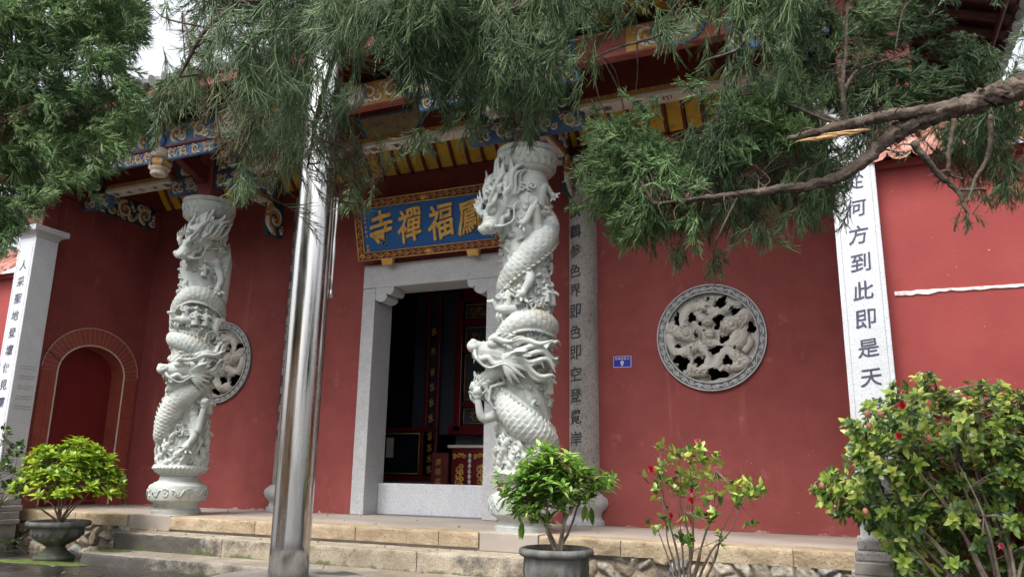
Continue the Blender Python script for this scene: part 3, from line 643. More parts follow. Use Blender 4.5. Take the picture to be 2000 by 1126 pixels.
for i, x in enumerate((-1.42, -5.75, -4.6, -10.6, -7.8)):
    mb = MB(); c = (x, 5.46)
    mb.prism([(c[0]+.24*math.cos(a), c[1]+.15*math.sin(a)) for a in np.linspace(0, 2*math.pi, 33)[:-1]], 1, PY-.078, PY-.094); m_ = mb.build('medallion', WHITEP, pur)
    mb = MB(); mb.tube([(c[0]+.25*math.cos(a), PY-.094, c[1]+.16*math.sin(a)) for a in np.linspace(0, 2*math.pi, 33)], .018, 5, up=(0, 1, 0)); mb.build('ochre_rim', OCHRE, m_)
    mb = MB(); mb.tube([(c[0]+.29*math.cos(a), PY-.09, c[1]+.19*math.sin(a)) for a in np.linspace(0, 2*math.pi, 33)], .018, 5, up=(0, 1, 0)); mb.build('blue_rim', BLUE, m_)
# bracket arms carrying the pendants, and ties from the columns back to the wall
for x in (-9.15, -3.65):
    mb = MB(); mb.prism([(BY-.14, 5.05), (BY-.14, 5.3), (PY+.1, 5.55), (PY+.1, 5.32)], 0, x-.07, x+.07); mb.build('bracket_arm', DKRED, hall, bevel=.01)
    mb = MB(); mb.box((x-.09, BY+.14, 5.3), (x+.09, WY, 5.75)); tb = mb.build('tie_beam', DKRED, hall, bevel=.01)
    mb = MB(); mb.box((x-.1, BY+.35, 5.24), (x+.1, WY-.1, 5.3)); mb.build('ochre_fillet', OCHRE, tb)
    mb = MB(); mb.box((x-.11, BY+.35, 5.19), (x+.11, WY-.1, 5.24)); st = mb.build('cream_strip', CREAM, tb, bevel=.008)
    mb = MB()
    for q, ch in enumerate('如日清'): write(mb, ch, (x, BY+.62+q*.33, 5.188), .13, (0, -1, 0), (-1, 0, 0), .02, .002)
    mb.build('lettering', INK, st)
    painted_board('tie_panel', tb, (x+.095, BY+.2, 5.32), (0, 1, 0), (0, 0, 1), (1, 0, 0), 1.2, .4, .01, 55)
    painted_board('wall_bracket', hall, (x+.12, WY-.42, 4.62), (0, 1, 0), (0, 0, 1), (1, 0, 0), .4, .62, .05, 57, TEAL)
painted_board('end_panel', hall, (XL+.05, 8.85, 5.08), (0, 1, 0), (0, 0, 1), (1, 0, 0), 1.35, .42, .04, 61, TEAL)
mb = MB(); mb.box((XL, 8.14, 5.5), (XL+.2, WY, 5.8)); mb.build('tie_beam', DKRED, hall)

# ------------------------------------------------------------------ roof
mb = MB(); xa, xb = -14.1, 2.1; ry, rz = 13.0, 9.6
ez = EZ+.12
P = [(xa, EY-.1, ez), (xb, EY-.1, ez), (xb, 19, ez), (xa, 19, ez), (xa+3.2, ry, rz), (xb-3.2, ry, rz)]
for p in (P[:4], ): pass
mb.quad(P[0], P[1], P[5], P[4]); mb.quad(P[1], P[2], P[5]); mb.quad(P[2], P[3], P[4], P[5]); mb.quad(P[3], P[0], P[4])
roof = mb.build('roof', TILEG, hall)
def tile_rows(name, A, B, C, D, pitch=.24, step=.3, m=TILEG):
    """half-round cover tiles running from eave A-B up to ridge D-C"""
    A, B, C, D = (np.array(q, float) for q in (A, B, C, D)); n = int(np.linalg.norm(B-A)/pitch); b = MB()
    for k in range(n):
        t = (k+.5)/n; p = A+(B-A)*t; q = D+(C-D)*t; u = (B-A)/np.linalg.norm(B-A)
        b.tube([p, p+(q-p)*.5, q], .07, 8, up=u); d = (q-p)/np.linalg.norm(q-p)
        b.tube([p-d*.05, p+d*.02], .085, 10, up=u)
    return b.build(name, m, roof)
tile_rows('cover_tile', P[0], P[1], P[5], P[4]); tile_rows('cover_tile', P[1], P[2], P[5], P[5]); tile_rows('cover_tile', P[3], P[0], P[4], P[4])
mb = MB(); mb.tube([P[0], P[4]], .14, 8); mb.tube([P[1], P[5]], .14, 8); mb.tube([P[4], P[5]], .2, 8); mb.tube([P[1], np.array(P[1])+(.15, -.2, .15), np.array(P[1])+(.28, -.42, .5)], [.14, .11, .04], 8); mb.tube([P[0], np.array(P[0])+(-.15, -.2, .15), np.array(P[0])+(-.28, -.42, .5)], [.14, .11, .04], 8)
mb.build('ridge', TERRA, roof, smooth=True)
# side eaves: brown boards on rafters
for s, x in ((1, xb), (-1, xa)):
    mb = MB(); zz = EZ+.08; xi = x-s*1.62
    mb.add([(x-s*.05, EY, zz), (x-s*.05, 19, zz), (xi, 19, zz+.62), (xi, EY, zz+.62)], [(0, 1, 2, 3)]); mb.build('side_soffit', WOODD, hall)
    mb = MB()
    for k in range(30):
        y = EY+.2+k*.36; mb.tube([(x-s*.1, y, zz-.05), (xi, y, zz+.55)], .06, 6, up=(0, 1, 0))
    mb.build('side_rafter', WOODD, hall)
    mb = MB(); mb.tube([(x-s*.22, EY, zz-.1), (x-s*.22, 19, zz-.1)], .03, 6); mb.build('eave_rail', WOODD, hall)
    # outer flank wall above the courtyard wall
    mb = MB(); xw = XR+.41 if s > 0 else XL-.41
    mb.quad((xw, 8.0, 0), (xw, 19, 0), (xw, 19, 6.6), (xw, 8.0, 6.6)); mb.quad((xw-s*.4, 8.0, 4.5), (xw, 8.0, 4.5), (xw, 8.0, 6.4), (xw-s*.4, 8.0, 6.4)); mb.build('flank_wall', BEAMRED, hall)

# ================================================================== SIGN BOARD
SA = R_(15.7); sc = np.array((-5.89, 10.15, 3.986)); sux = np.array((1., 0, 0)); suy = np.array((0, -math.sin(SA), math.cos(SA))); sun_ = np.cross(sux, suy)
SW, SH = 2.62, .975; so = sc-sux*SW/2
sign = thing('name_board', tuple(sc), 'blue temple name board with gold characters in a carved gilt frame above the door', 'sign')
def on_sign(x, y, z=0): return so+sux*x+suy*y+sun_*z
def slab(b, x0, y0, x1, y1, z0, z1):
    v = [on_sign(x, y, z) for z in (z0, z1) for (x, y) in ((x0, y0), (x1, y0), (x1, y1), (x0, y1))]
    b.add(v, [(0, 3, 2, 1), (4, 5, 6, 7), (0, 1, 5, 4), (1, 2, 6, 5), (2, 3, 7, 6), (3, 0, 4, 7)])
fw = .135
mb = MB(); slab(mb, fw-.01, fw-.01, SW-fw+.01, SH-fw+.01, -.05, 0); mb.build('board', BLUEB, sign)
mb = MB()
for q in ((0, 0, SW, fw), (0, SH-fw, SW, SH), (0, fw, fw, SH-fw), (SW-fw, fw, SW, SH-fw)): slab(mb, *q, -.06, .012)
fr = mb.build('frame', DKRED, sign)
mb = MB()
for q in ((0, 0, SW, .014), (0, SH-.014, SW, SH), (0, .014, .014, SH-.014), (SW-.014, .014, SW, SH-.014), (fw-.014, fw-.014, SW-fw+.014, fw), (fw-.014, SH-fw, SW-fw+.014, SH-fw+.014), (fw-.014, fw, fw, SH-fw), (SW-fw, fw, SW-fw+.014, SH-fw)): slab(mb, *q, -.05, .03)
for x0, y0, L, vert in ((0.02, .015, SW-.04, 0), (0.02, SH-fw+.015, SW-.04, 0), (.015, .02, SH-.04, 1), (SW-fw+.015, .02, SH-.04, 1)):
    it = scroll_band(L, fw-.03, .12, int(y0*100)+1)
    put_scroll(mb, it, on_sign(x0, y0, .018), suy if vert else sux, sux if vert else suy, sun_, 4)
for y in (fw/2, SH-fw/2):
    for k in range(5):
        a = math.pi*(.15+.175*k); c = on_sign(SW/2, y-.03, .02); mb.tube([c, c+(sux*math.cos(a)+suy*math.sin(a))*.075], [.022, .008], 6)
mb.build('gilt_scroll', GOLD, fr, smooth=True)
for x in (.54, 2.08):
    mb = MB(); pr = [(x-.085, -.095), (x+.085, -.095), (x+.105, 0.0), (x-.105, 0.0)]
    mb.add([on_sign(p[0], p[1]*1.0, z) for z in (-.05, .03) for p in pr], [(0, 3, 2, 1), (4, 5, 6, 7), (0, 1, 5, 4), (1, 2, 6, 5), (2, 3, 7, 6), (3, 0, 4, 7)])
    for k in range(5):
        a = math.pi*(.1+.2*k); c = on_sign(x, -.08, .03); mb.tube([c, c+(sux*math.cos(a)+suy*math.sin(a))*.06], [.014, .006], 5)
    mb.build('foot', GOLD, sign)
for ch, x in zip('寺禪福鳳', (.49, 1.02, 1.575, 2.09)): mb = MB(); write(mb, ch, on_sign(x, SH/2+.01, .012), .55, sux, suy, .014, .03, .12, .8); mb.build('gold_character', GOLD, sign)
mb = MB()
for k, ch in enumerate('主福寺林春月'): write(mb, ch, on_sign(fw+.05, SH-fw-.07-k*.075, .002), .05, sux, suy, .012, .004)
for k, ch in enumerate('敬贈'): write(mb, ch, on_sign(fw+.055, fw+.1-k*.066, .002), .055, sux, suy, .012, .004)
mb.build('small_lettering', GOLD, sign)

# ================================================================== NUMBER PLATE
npl = thing('number_plate', (-2.85, WY, 2.19), 'small blue house number plate reading 9 on the red wall', 'number plate')
def rrect(x0, z0, x1, z1, r): return [(cx+r*math.cos(a), cz+r*math.sin(a)) for cx, cz, s in ((x1-r, z0+r, -90), (x1-r, z1-r, 0), (x0+r, z1-r, 90), (x0+r, z0+r, 180)) for a in np.radians(np.linspace(s, s+90, 5))]
mb = MB(); mb.prism(rrect(-2.978, 2.112, -2.722, 2.268, .012), 1, WY-.001, WY-.008); mb.build('plate', mat('plate_white', [(.55, .56, .75), (.6, .6, .8)], 5, .4), npl)
mb = MB(); mb.prism(rrect(-2.971, 2.119, -2.729, 2.261, .008), 1, WY-.008, WY-.0105); mb.build('blue_face', mat('plate_blue', [(.012, .02, .3), (.015, .025, .34)], 5, .35), npl)
mb = MB()
for k, ch in enumerate('前埔村际头'): write(mb, ch, (-2.935+k*.0425, WY-.0125, 2.232), .034, (1, 0, 0), (0, 0, 1), .008, .02, 0)
write(mb, '9', (-2.853, WY-.0125, 2.166), .098, (1, 0, 0), (0, 0, 1), .03, .01, 0)
mb.build('lettering', WHITEP, npl)

# ================================================================== PILLARS WITH COUPLETS
def stone_pillar(x0, x1, y0, y1, z1, text, sz, pitch, ztop, label, side, sx=1.0, lean=.08, m_face=GRANL):
    t = thing('stone_pillar', ((x0+x1)/2, y0, 0), label, 'pillar', 'granite couplet pillars at the porch corners')
    mb = MB(); mb.box((x0, y0, -.02), (x1, y1, z1)); sh = mb.build('shaft', GRANL, t, bevel=.012)
    mb = MB(); mb.box((x0+.02, y0-.001, .3), (x1-.02, y0-.004, z1-.06)); 
    # thin incised border line and carved characters
    mb = MB()
    for a in (x0+.045, x1-.045): mb.box((a-.0016, y0-.002, .35), (a+.0016, y0-.0005, z1-.12))
    mb.build('incised_border', INKG, sh)
    for k, ch in enumerate(text): mb = MB(); write(mb, ch, ((x0+x1)/2, y0-.003, ztop-k*pitch), sz, (1, 0, 0), (0, 0, 1), .008, .004, .1, sx); mb.build('carved_character', INK, sh)
    cx0, cx1 = x0-.02, x1+.02
    prof = [(0, 0), (.015, .04), (.06, .07), (.1, .085), (.1, .165)]
    mb = MB(); v = []; f = []
    for (o, z) in [(0, -.001)]+prof+[(.09, .175)]: v += [(x0-o, y0-o, z1+z), (x1+o, y0-o, z1+z), (x1+o, y1+o, z1+z), (x0-o, y1+o, z1+z)]
    n = len(v)//4
    for i in range(n-1): f += [(4*i+k, 4*i+(k+1) % 4, 4*i+4+(k+1) % 4, 4*i+4+k) for k in range(4)]
    f.append(tuple(4*(n-1)+k for k in range(4))); mb.add(v, f); mb.build('cap', GRAN, t)
    mb = MB(); mb.box((x0-.06, y0-.06, -.02), (x1+.06, y1+.05, .07)); mb.box((x0-.035, y0-.035, .07), (x1+.035, y1+.03, .17)); mb.build('base', GRAND, t, bevel=.02)
    mb = MB(); mb.box((x0-.07, y0-.075, -.13), (x1+.07, y1, -.02)); mb.box((x0-.1, y0-.1, -.2), (x1+.1, y1, -.13)); mb.box((x0-.04, y0-.02, GZ-.02), (x1+.04, y1, -.2)); mb.build('pedestal', CONC, t, bevel=.012)
    if side:
        mb = MB()
        for c in range(5):
            for k in range(9): write(mb, '信士弟子敬獻福田廣種功德無量吉祥如意'[(c*5+k*3) % 18], (x1+.0015, y0+.09+k*.03, 2.16-c*.155), .022, (0, 1, 0), (0, 0, 1), .01, .001, .05)
            for k in range(9): write(mb, '功德無量吉祥如意信士弟子敬獻福田廣種'[(c*7+k*5) % 18], (x1+.0015, y0+.09+k*.03, 2.12-c*.155), .022, (0, 1, 0), (0, 0, 1), .01, .001, .05)
        mb.build('small_inscription', INKG, sh)
    return t
stone_pillar(-12.12, -11.72, 7.74, 8.13, 4.22, '人采聖地登壇便見靈', .165, .272, 3.76, 'granite pillar at the left end of the porch, its moulded cap in view', True)
stone_pillar(0.0, 0.4, 7.74, 8.13, 4.22, '從何方到此即是天堂', .18, .272, 3.485, 'granite pillar right of the round window, half hidden by juniper and camellia', False)
def fine(b):
    """cut a glyph's long triangles up, so that it can follow a curved face"""
    bm = bmesh.new(); vs = [bm.verts.new(p) for p in b.arr()]
    for q in b.f:
        try: bm.faces.new([vs[i] for i in q])
        except ValueError: pass
    bmesh.ops.triangulate(bm, faces=bm.faces[:])
    for _ in range(3):
        ed = [e for e in bm.edges if e.calc_length() > .03]
        if ed: bmesh.ops.subdivide_edges(bm, edges=ed, cuts=1); bmesh.ops.triangulate(bm, faces=bm.faces[:])
    bm.verts.index_update(); b.v = [np.array([p.co[:] for p in bm.verts])]; b.f = [tuple(v.index for v in q.verts) for q in bm.faces]; bm.free()
def round_pillar(x, text, z0, pitch, sz, label):
    t = thing('round_pillar', (x, WY, 0), label, 'pillar', 'round couplet pillars on the front wall')
    c = (x, WY+.02, 0); r = .215
    mb = MB(); mb.lathe([(r*1.02, .4), (r, .6), (r*.985, 5.3)], c, 40, math.pi, 2*math.pi); sh = mb.build('shaft', GRAND, t, smooth=True)
    mb = MB(); mb.lathe([(.28, 0), (.28, .06), (.25, .075), (.235, .12), (.25, .17), (.31, .22), (.335, .28), (.32, .34), (.265, .385), (.25, .4), (.22, .41)], c, 40, math.pi, 2*math.pi); mb.build('base', GRAN, t, smooth=True, auto=40)
    for k, ch in enumerate(text):
        mb = MB(); b = MB(); write(b, ch, (0, 0, 0), sz, (1, 0, 0), (0, 0, 1), .011, .01, .06); fine(b)
        v = b.arr(); a = v[:, 0]/r+(-.34 if x > -6 else -.72); rr = r+.003-v[:, 1]*.5
        mb.add(np.c_[c[0]+rr*np.sin(a), c[1]-rr*np.cos(a), v[:, 2]+z0-k*pitch], b.f); mb.build('painted_character', INKB, sh)
    return t
round_pillar(-3.41, '鳳鸛参色界即色即空登覺岸', 4.4, .297, .2, 'round stone pillar on the red wall just right of the door, black couplet down it')
round_pillar(-8.52, '龍山祖福宗區大宗大闡經菩提', 4.75, .297, .19, 'round stone pillar on the red wall mostly hidden behind the steel flagpole')

# ================================================================== COURTYARD WALLS
def yard_wall(x0, x1, label, strip):
    t = thing('courtyard_wall', ((x0+x1)/2, 8.0, GZ), label, 'wall', 'red courtyard walls beside the porch')
    mb = MB(); mb.box((x0, 7.9, -.3), (x1, 8.16, 3.62)); mb.build('wall_face', REDO, t)
    mb = MB(); mb.box((x0, 7.86, GZ-.02), (x1, 8.2, -.3)); mb.build('plinth', CONC, t, bevel=.01)
    mb = MB(); mb.box((x0, 7.84, 3.62), (x1, 8.22, 3.7)); mb.build('corbel_course', REDO, t, bevel=.01)
    b = MB(); w = .21; n = int(round((x1-x0)/w)); g = np.linspace(0, math.pi, 9)
    for k in range(n):                         # cover tiles (rounded) and drip tiles (dished) on a pitched coping
        x = x0+(k+.5)*w
        for j in range(3):
            y, z = 7.74+j*.15, 3.72+j*.125
            v = [(x+.085*math.cos(a), y+d*.2, z+d*.16+.085*math.sin(a)) for d in (0, 1) for a in g]; b.add(v, [(i, i+1, 9+i+1, 9+i) for i in range(8)])
        b.add([(x+.085*math.cos(a), 7.74, 3.72+.085*math.sin(a)) for a in np.linspace(0, math.pi, 9)], [tuple(range(9))])
        xd = x0+k*w
        for j in range(3):
            y, z = 7.72+j*.15, 3.73+j*.125
            v = [(xd+.105*math.cos(a), y+d*.2, z+d*.16-.06*math.sin(a)) for d in (0, 1) for a in g]; b.add(v, [(i, i+1, 9+i+1, 9+i) for i in range(8)])
        b.add([(xd-.1, 7.715, 3.735), (xd-.095, 7.715, 3.69), (xd-.06, 7.713, 3.655), (xd, 7.712, 3.64), (xd+.06, 7.713, 3.655), (xd+.095, 7.715, 3.69), (xd+.1, 7.715, 3.735)], [(0, 1, 2, 3, 4, 5, 6)])
    b.tube([(x0, 8.14, 4.12), (x1, 8.14, 4.12)], .1, 10); b.build('coping_tile', TERRA, t)
    if strip:
        mb = MB(); r = np.random.default_rng(2); n = 60; xs_ = np.linspace(.47, 3.2, n); up = 2.4-.008*xs_+r.normal(0, .0025, n); dn = up-.024+r.normal(0, .004, n)-.012*(xs_ < .75)
        mb.add(np.r_[np.c_[xs_, np.full(n, 7.889), up], np.c_[xs_, np.full(n, 7.889), dn], np.c_[xs_, np.full(n, 7.9), up+.004], np.c_[xs_, np.full(n, 7.9), dn-.004]], [q for i in range(n-1) for q in ((i, n+i, n+i+1, i+1), (i, i+1, 2*n+i+1, 2*n+i), (n+i, 3*n+i, 3*n+i+1, n+i+1))]+[(0, 2*n, 3*n, n)])
        mb.build('white_strip', mat('chipped_white', [(.5, .3, .28), (.72, .68, .66), (.78, .76, .74)], 8, .7, pos=[.3, .42, .7]), t)
    return t
yard_wall(.41, 8.5, 'bright red courtyard wall with terracotta coping right of the porch, white strip across it', True)
yard_wall(-20, -12.13, 'red courtyard wall with terracotta coping left of the porch behind the pillar', False)

# ================================================================== INSIDE THE DOOR
cab = thing('shrine_cabinet', (-8.0, 13.6, 0), 'dark red glass-fronted cabinet inside the door, on the left', 'cabinet')
cy_ = 13.2
def bx(b, x0, x1, z0, z1, y0=cy_, t=.06): b.box((x0, y0-t, z0), (x1, y0, z1))
mb = MB(); bx(mb, -9.6, -7.33, .0, .47, t=.02); mb.build('tiled_base', GREYT, cab)
mb = MB()
for q in ((-9.6, -7.3, .47, .56), (-9.6, -7.3, 1.4, 1.47), (-8.62, -8.56, .56, 1.4), (-7.66, -7.6, .56, 1.4), (-9.6, -9.5, .56, 1.4), (-7.36, -7.3, .56, 5.0), (-7.6, -7.54, 1.47, 5.0)): bx(mb, *q)
mb.build('frame', LACQ, cab, bevel=.006)
mb = MB(); bx(mb, -9.5, -8.62, .56, 1.4, cy_-.02, .01); bx(mb, -8.56, -7.66, .56, 1.4, cy_-.02, .01)
mb.build('glass', mat('cabinet_glass', [(.012, .014, .02), (.02, .024, .032)], 2, .08), cab)
mb = MB()
for z in (.64, .84, 1.04, 1.26, 1.6, 1.9, 2.2, 2.5, 2.9, 3.3):
    put_scroll(mb, [(spiral(0, 0, .05, 1.4, 0), .012), (spiral(0, .09, .045, 1.3, 3), .012)], (-7.45, cy_-.05, z), (1, 0, 0), (0, 0, 1), (0, -1, 0), 4)
for q in ((-8.56, -7.66),):
    for z in (.6, 1.36): mb.tube([(q[0]+.03, cy_-.035, z), (q[1]-.03, cy_-.035, z)], .012, 4)
    for x in (q[0]+.03, q[1]-.03): mb.tube([(x, cy_-.035, .6), (x, cy_-.035, 1.36)], .012, 4)
mb.build('gilt_carving', GOLD, cab, smooth=True)
mb = MB(); bx(mb, -8.42, -8.26, .9, 1.28, cy_-.04, .01); mb.build('paper_notice', CREAM, cab)
alt = thing('altar_table', (-6.3, 12.6, 0), 'carved red and gilt altar table seen through the doorway', 'table')
ay = 12.5
mb = MB(); mb.box((-6.62, ay, 0), (-5.2, ay+.7, 1.07)); mb.build('body', LACQ, alt, bevel=.01)
mb = MB(); mb.box((-6.68, ay-.05, 1.07), (-5.14, ay+.75, 1.12)); mb.build('top', CREAM, alt, bevel=.006)
mb = MB()
for i, x in enumerate((-6.46, -6.05, -5.6)):
    for z in np.arange(.15, .78, .11): put_scroll(mb, [(spiral(0, 0, .07, 1.3, z*9, 1 if i % 2 else -1), .022), (spiral(.05, .04, .05, 1.1, z*5, -1), .018)], (x, ay-.01, z), (1, 0, 0), (0, 0, 1), (0, -1, 0), 5)
    for dx in (-.1, 0, .1): put_scroll(mb, [(spiral(dx, 0, .045, 1.2, dx*20), .018)], (x, ay-.01, .93), (1, 0, 0), (0, 0, 1), (0, -1, 0), 5)
mb.build('gilt_carving', GOLD, alt, smooth=True)
mb = MB()
for x in (-6.25, -5.82): 
    for z in np.arange(.12, 1.0, .09): mb.ball((x, ay-.01, z), (.035, .03, .045), 8, 6)
mb.build('carved_stile', WHITEP, alt, smooth=True)
scr = thing('altar_screen', (-6.2, 13.0, 1.3), 'tall red lacquered shrine frame standing behind the altar table', 'shrine')
sy = 13.3
mb = MB()
for q in ((-7.0, -6.85, 1.4, 4.0), (-7.1, -4.6, 1.34, 1.5), (-6.85, -4.6, 3.9, 4.2), (-6.85, -4.6, 3.45, 3.55), (-6.3, -6.18, 1.5, 3.9), (-6.85, -6.3, 1.86, 1.94), (-6.85, -6.3, 2.9, 3.0)): bx(mb, *q, sy, .08)
mb.build('frame', LACQ, scr, bevel=.01)
mb = MB(); bx(mb, -6.85, -4.6, 1.5, 3.9, sy+.06, .02); bx(mb, -8.0, -7.0, 1.34, 4.2, sy+.1, .02); mb.build('panel', DKBLUE, scr)
mb = MB()
for (x0, x1, z0, z1) in ((-6.8, -6.35, 1.55, 1.82), (-6.8, -6.35, 3.05, 3.4), (-6.8, -6.35, 3.6, 3.86), (-6.8, -6.35, 2.0, 2.86)):
    for p, q in (((x0, z0), (x1, z0)), ((x1, z0), (x1, z1)), ((x1, z1), (x0, z1)), ((x0, z1), (x0, z0))): mb.tube([(p[0], sy-.02, p[1]), (q[0], sy-.02, q[1])], .01, 4)
    put_scroll(mb, acanthus(x1-x0-.06, min(.24, z1-z0-.06), 3), (x0+.03, sy+.03, z0+.03), (1, 0, 0), (0, 0, 1), (0, -1, 0), 4)
mb.build('gilt_carving', OCHRE, scr, smooth=True)
mb = MB(); bx(mb, -7.1, -5, 1.12, 1.34, sy+.3, .05); mb.build('tiled_shelf', GREYT, scr)
brd = thing('standing_board', (-7.0, 12.4, 0), 'small dark red board with gold characters standing left of the altar table', 'board')
mb = MB(); mb.box((-7.0, 12.45, 0), (-6.66, 12.5, .98)); mb.build('panel', DKRED, brd)
mb = MB()
for k, ch in enumerate('廣種福田'): write(mb, ch, (-6.86, 12.445, .82-k*.17), .12, (1, 0, 0), (0, 0, 1), .01, .004)
mb.build('lettering', OCHRE, brd)

# ================================================================== FLAGPOLE
fp = thing('flagpole', (-5.32, 6.62, GZ), 'tall polished steel flagpole on a round concrete base in front of the steps', 'flagpole')
mb = MB(); mb.lathe([(.2, -.38), (.199, 0), (.198, 2), (.197, 4), (.192, 6.5), (.18, 9)], (-5.32, 6.62, 0), 64); mb.build('pole', STEEL, fp, smooth=True)
mb = MB(); mb.lathe([(.84, GZ-.02), (.84, -.43), (.8, -.395), (.7, -.385), (.2, -.38)], (-5.36, 6.64, 0), 56, mod=lambda a, z: 1+.012*math.sin(5*a)+.008*math.sin(11*a)); mb.build('base', CONC, fp, smooth=True)
mb = MB(); px_, py_ = -5.148, 6.76
P = [(px_+.002*math.sin(k), py_, 3.66-k*.105) for k in range(11)]
mb.tube(P, [.012, .017, .02, .014, .013, .019, .021, .014, .013, .016, .012], 8); mb.ball((px_, py_, 3.66), .022, 8, 6); mb.tube([(px_, py_, 2.62), (px_, py_, 2.52)], [.012, .024], 8)
for z in (3.5, 2.75): mb.tube([(px_, py_, z), (-5.25, 6.68, z)], .01, 6)
mb.build('halyard_rail', mat('dull_steel', [(.55, .54, .52), (.66, .65, .63)], 4, .35, metal=.9), fp, smooth=True)

# ================================================================== UNSEEN HOUSE BEHIND THE CAMERA (added and sized for its reflection in the steel pole)
hs_ = thing('reflection_house', (-13, -9, GZ), 'unseen ochre plastered house added behind the camera for its reflection in the steel pole', 'house')
OCW = mat('ochre_plaster', [(.45, .28, .15), (.55, .36, .2)], 1.5, .85)
mb = MB(); mb.box((-26, -14, GZ), (-4.2, -7, 6.4)); mb.build('wall', OCW, hs_)
mb = MB(); mb.prism([(-14.8, 6.4), (-6.2, 6.4), (-10.5, 8.8)], 0, -26.6, -3.6); mb.build('roof', TILEG, hs_)
for x in (-23, -16.5, -8.5):
    mb = MB(); mb.box((x, -7, .9), (x+1.4, -6.94, 2.6)); wn = mb.build('window', DARK, hs_)
    mb = MB()
    for q in ((x-.08, .82, x, 2.68), (x+1.4, .82, x+1.48, 2.68), (x, .82, x+1.4, .9), (x, 2.6, x+1.4, 2.68), (x+.67, .9, x+.73, 2.6)): mb.box((q[0], -7, q[1]), (q[2], -6.9, q[3]))
    mb.build('window_frame', WOODD, wn)
# ================================================================== DRAGON COLUMNS
def scaled_tube(b, path, rad, n=84, ns=70, scale=.085, amp=.22, taper=True, zaxis=True, belly=None):
    """dragon body: overlapping scale pattern pressed into a swept tube"""
    P = np.array(cat_rom(path, ns)); N = len(P)
    seg = np.r_[0, np.cumsum(np.linalg.norm(np.diff(P, axis=0), axis=1))]
    rr = np.interp(np.linspace(0, 1, N), np.linspace(0, 1, len(rad)), rad)
    T = np.gradient(P, axis=0); T /= np.linalg.norm(T, axis=1)[:, None]
    v = []
    for i in range(N):
        out_ = np.array((P[i, 0], P[i, 1], 0.)) if zaxis else np.array((0, -1., 0))
        u = out_-T[i]*np.dot(out_, T[i]); u /= np.linalg.norm(u)+1e-9; w = np.cross(T[i], u)
        for k in range(n):
            a = 2*math.pi*k/n; ts = seg[i]/(scale*.55); row = math.floor(ts); fr = ts-row; c = round(2*math.pi*max(rad)/scale)*a/(2*math.pi); h = 0
            for lay in (0, 1):                                      # two rows overlap: the nearer scale if the point lies on it, else the one beneath
                q = c+((row-lay) % 2)*.5; q = 2*(q-math.floor(q)-.5); f2 = (fr+lay)/2
                if q*q+f2*f2 < 1.0 and abs(q) < .97: h = amp*rr[i]*(1-.85*f2)*(1-.25*q*q); break
            v.append(P[i]+(rr[i]+h*.55)*(math.cos(a)*u+math.sin(a)*w))
    f = [(i*n+k, i*n+(k+1) % n, (i+1)*n+(k+1) % n, (i+1)*n+k) for i in range(N-1) for k in range(n)]+[tuple(range(n-1, -1, -1)), tuple((N-1)*n+k for k in range(n))]
    b.add(v, f); return P, T, rr
def fin(b, P, T, rr, side, h=.06, step=3, zaxis=True):
    for i in range(2, len(P)-2, step):
        out_ = np.array((P[i, 0], P[i, 1], 0.)) if zaxis else np.array((0, -1., 0)); out_ = out_/(np.linalg.norm(out_)+1e-9)
        w = np.cross(T[i], out_)*side; w /= np.linalg.norm(w)+1e-9; d = w*.8+out_*.6
        b0 = P[i]+d*rr[i]*.85; b.tube([b0, b0+d*h*.7-T[i]*h*.15, b0+d*h*1.25-T[i]*h*.75], [.028, .02, .005], 6)
def frame_of(f, u):
    f = np.array(f, float); f /= np.linalg.norm(f); u = np.array(u, float); u = u-f*np.dot(u, f); u /= np.linalg.norm(u); return f, u, np.cross(f, u)
def sm(b, pts, rad, n=8, **k):
    """tube through the points, rounded"""
    m = 4*len(pts) if len(pts) < 7 else 2*len(pts); r_ = [rad]*len(pts) if np.isscalar(rad) else rad
    b.tube(cat_rom(pts, m), np.interp(np.linspace(0, 1, m), np.linspace(0, 1, len(pts)), r_), n, **k)
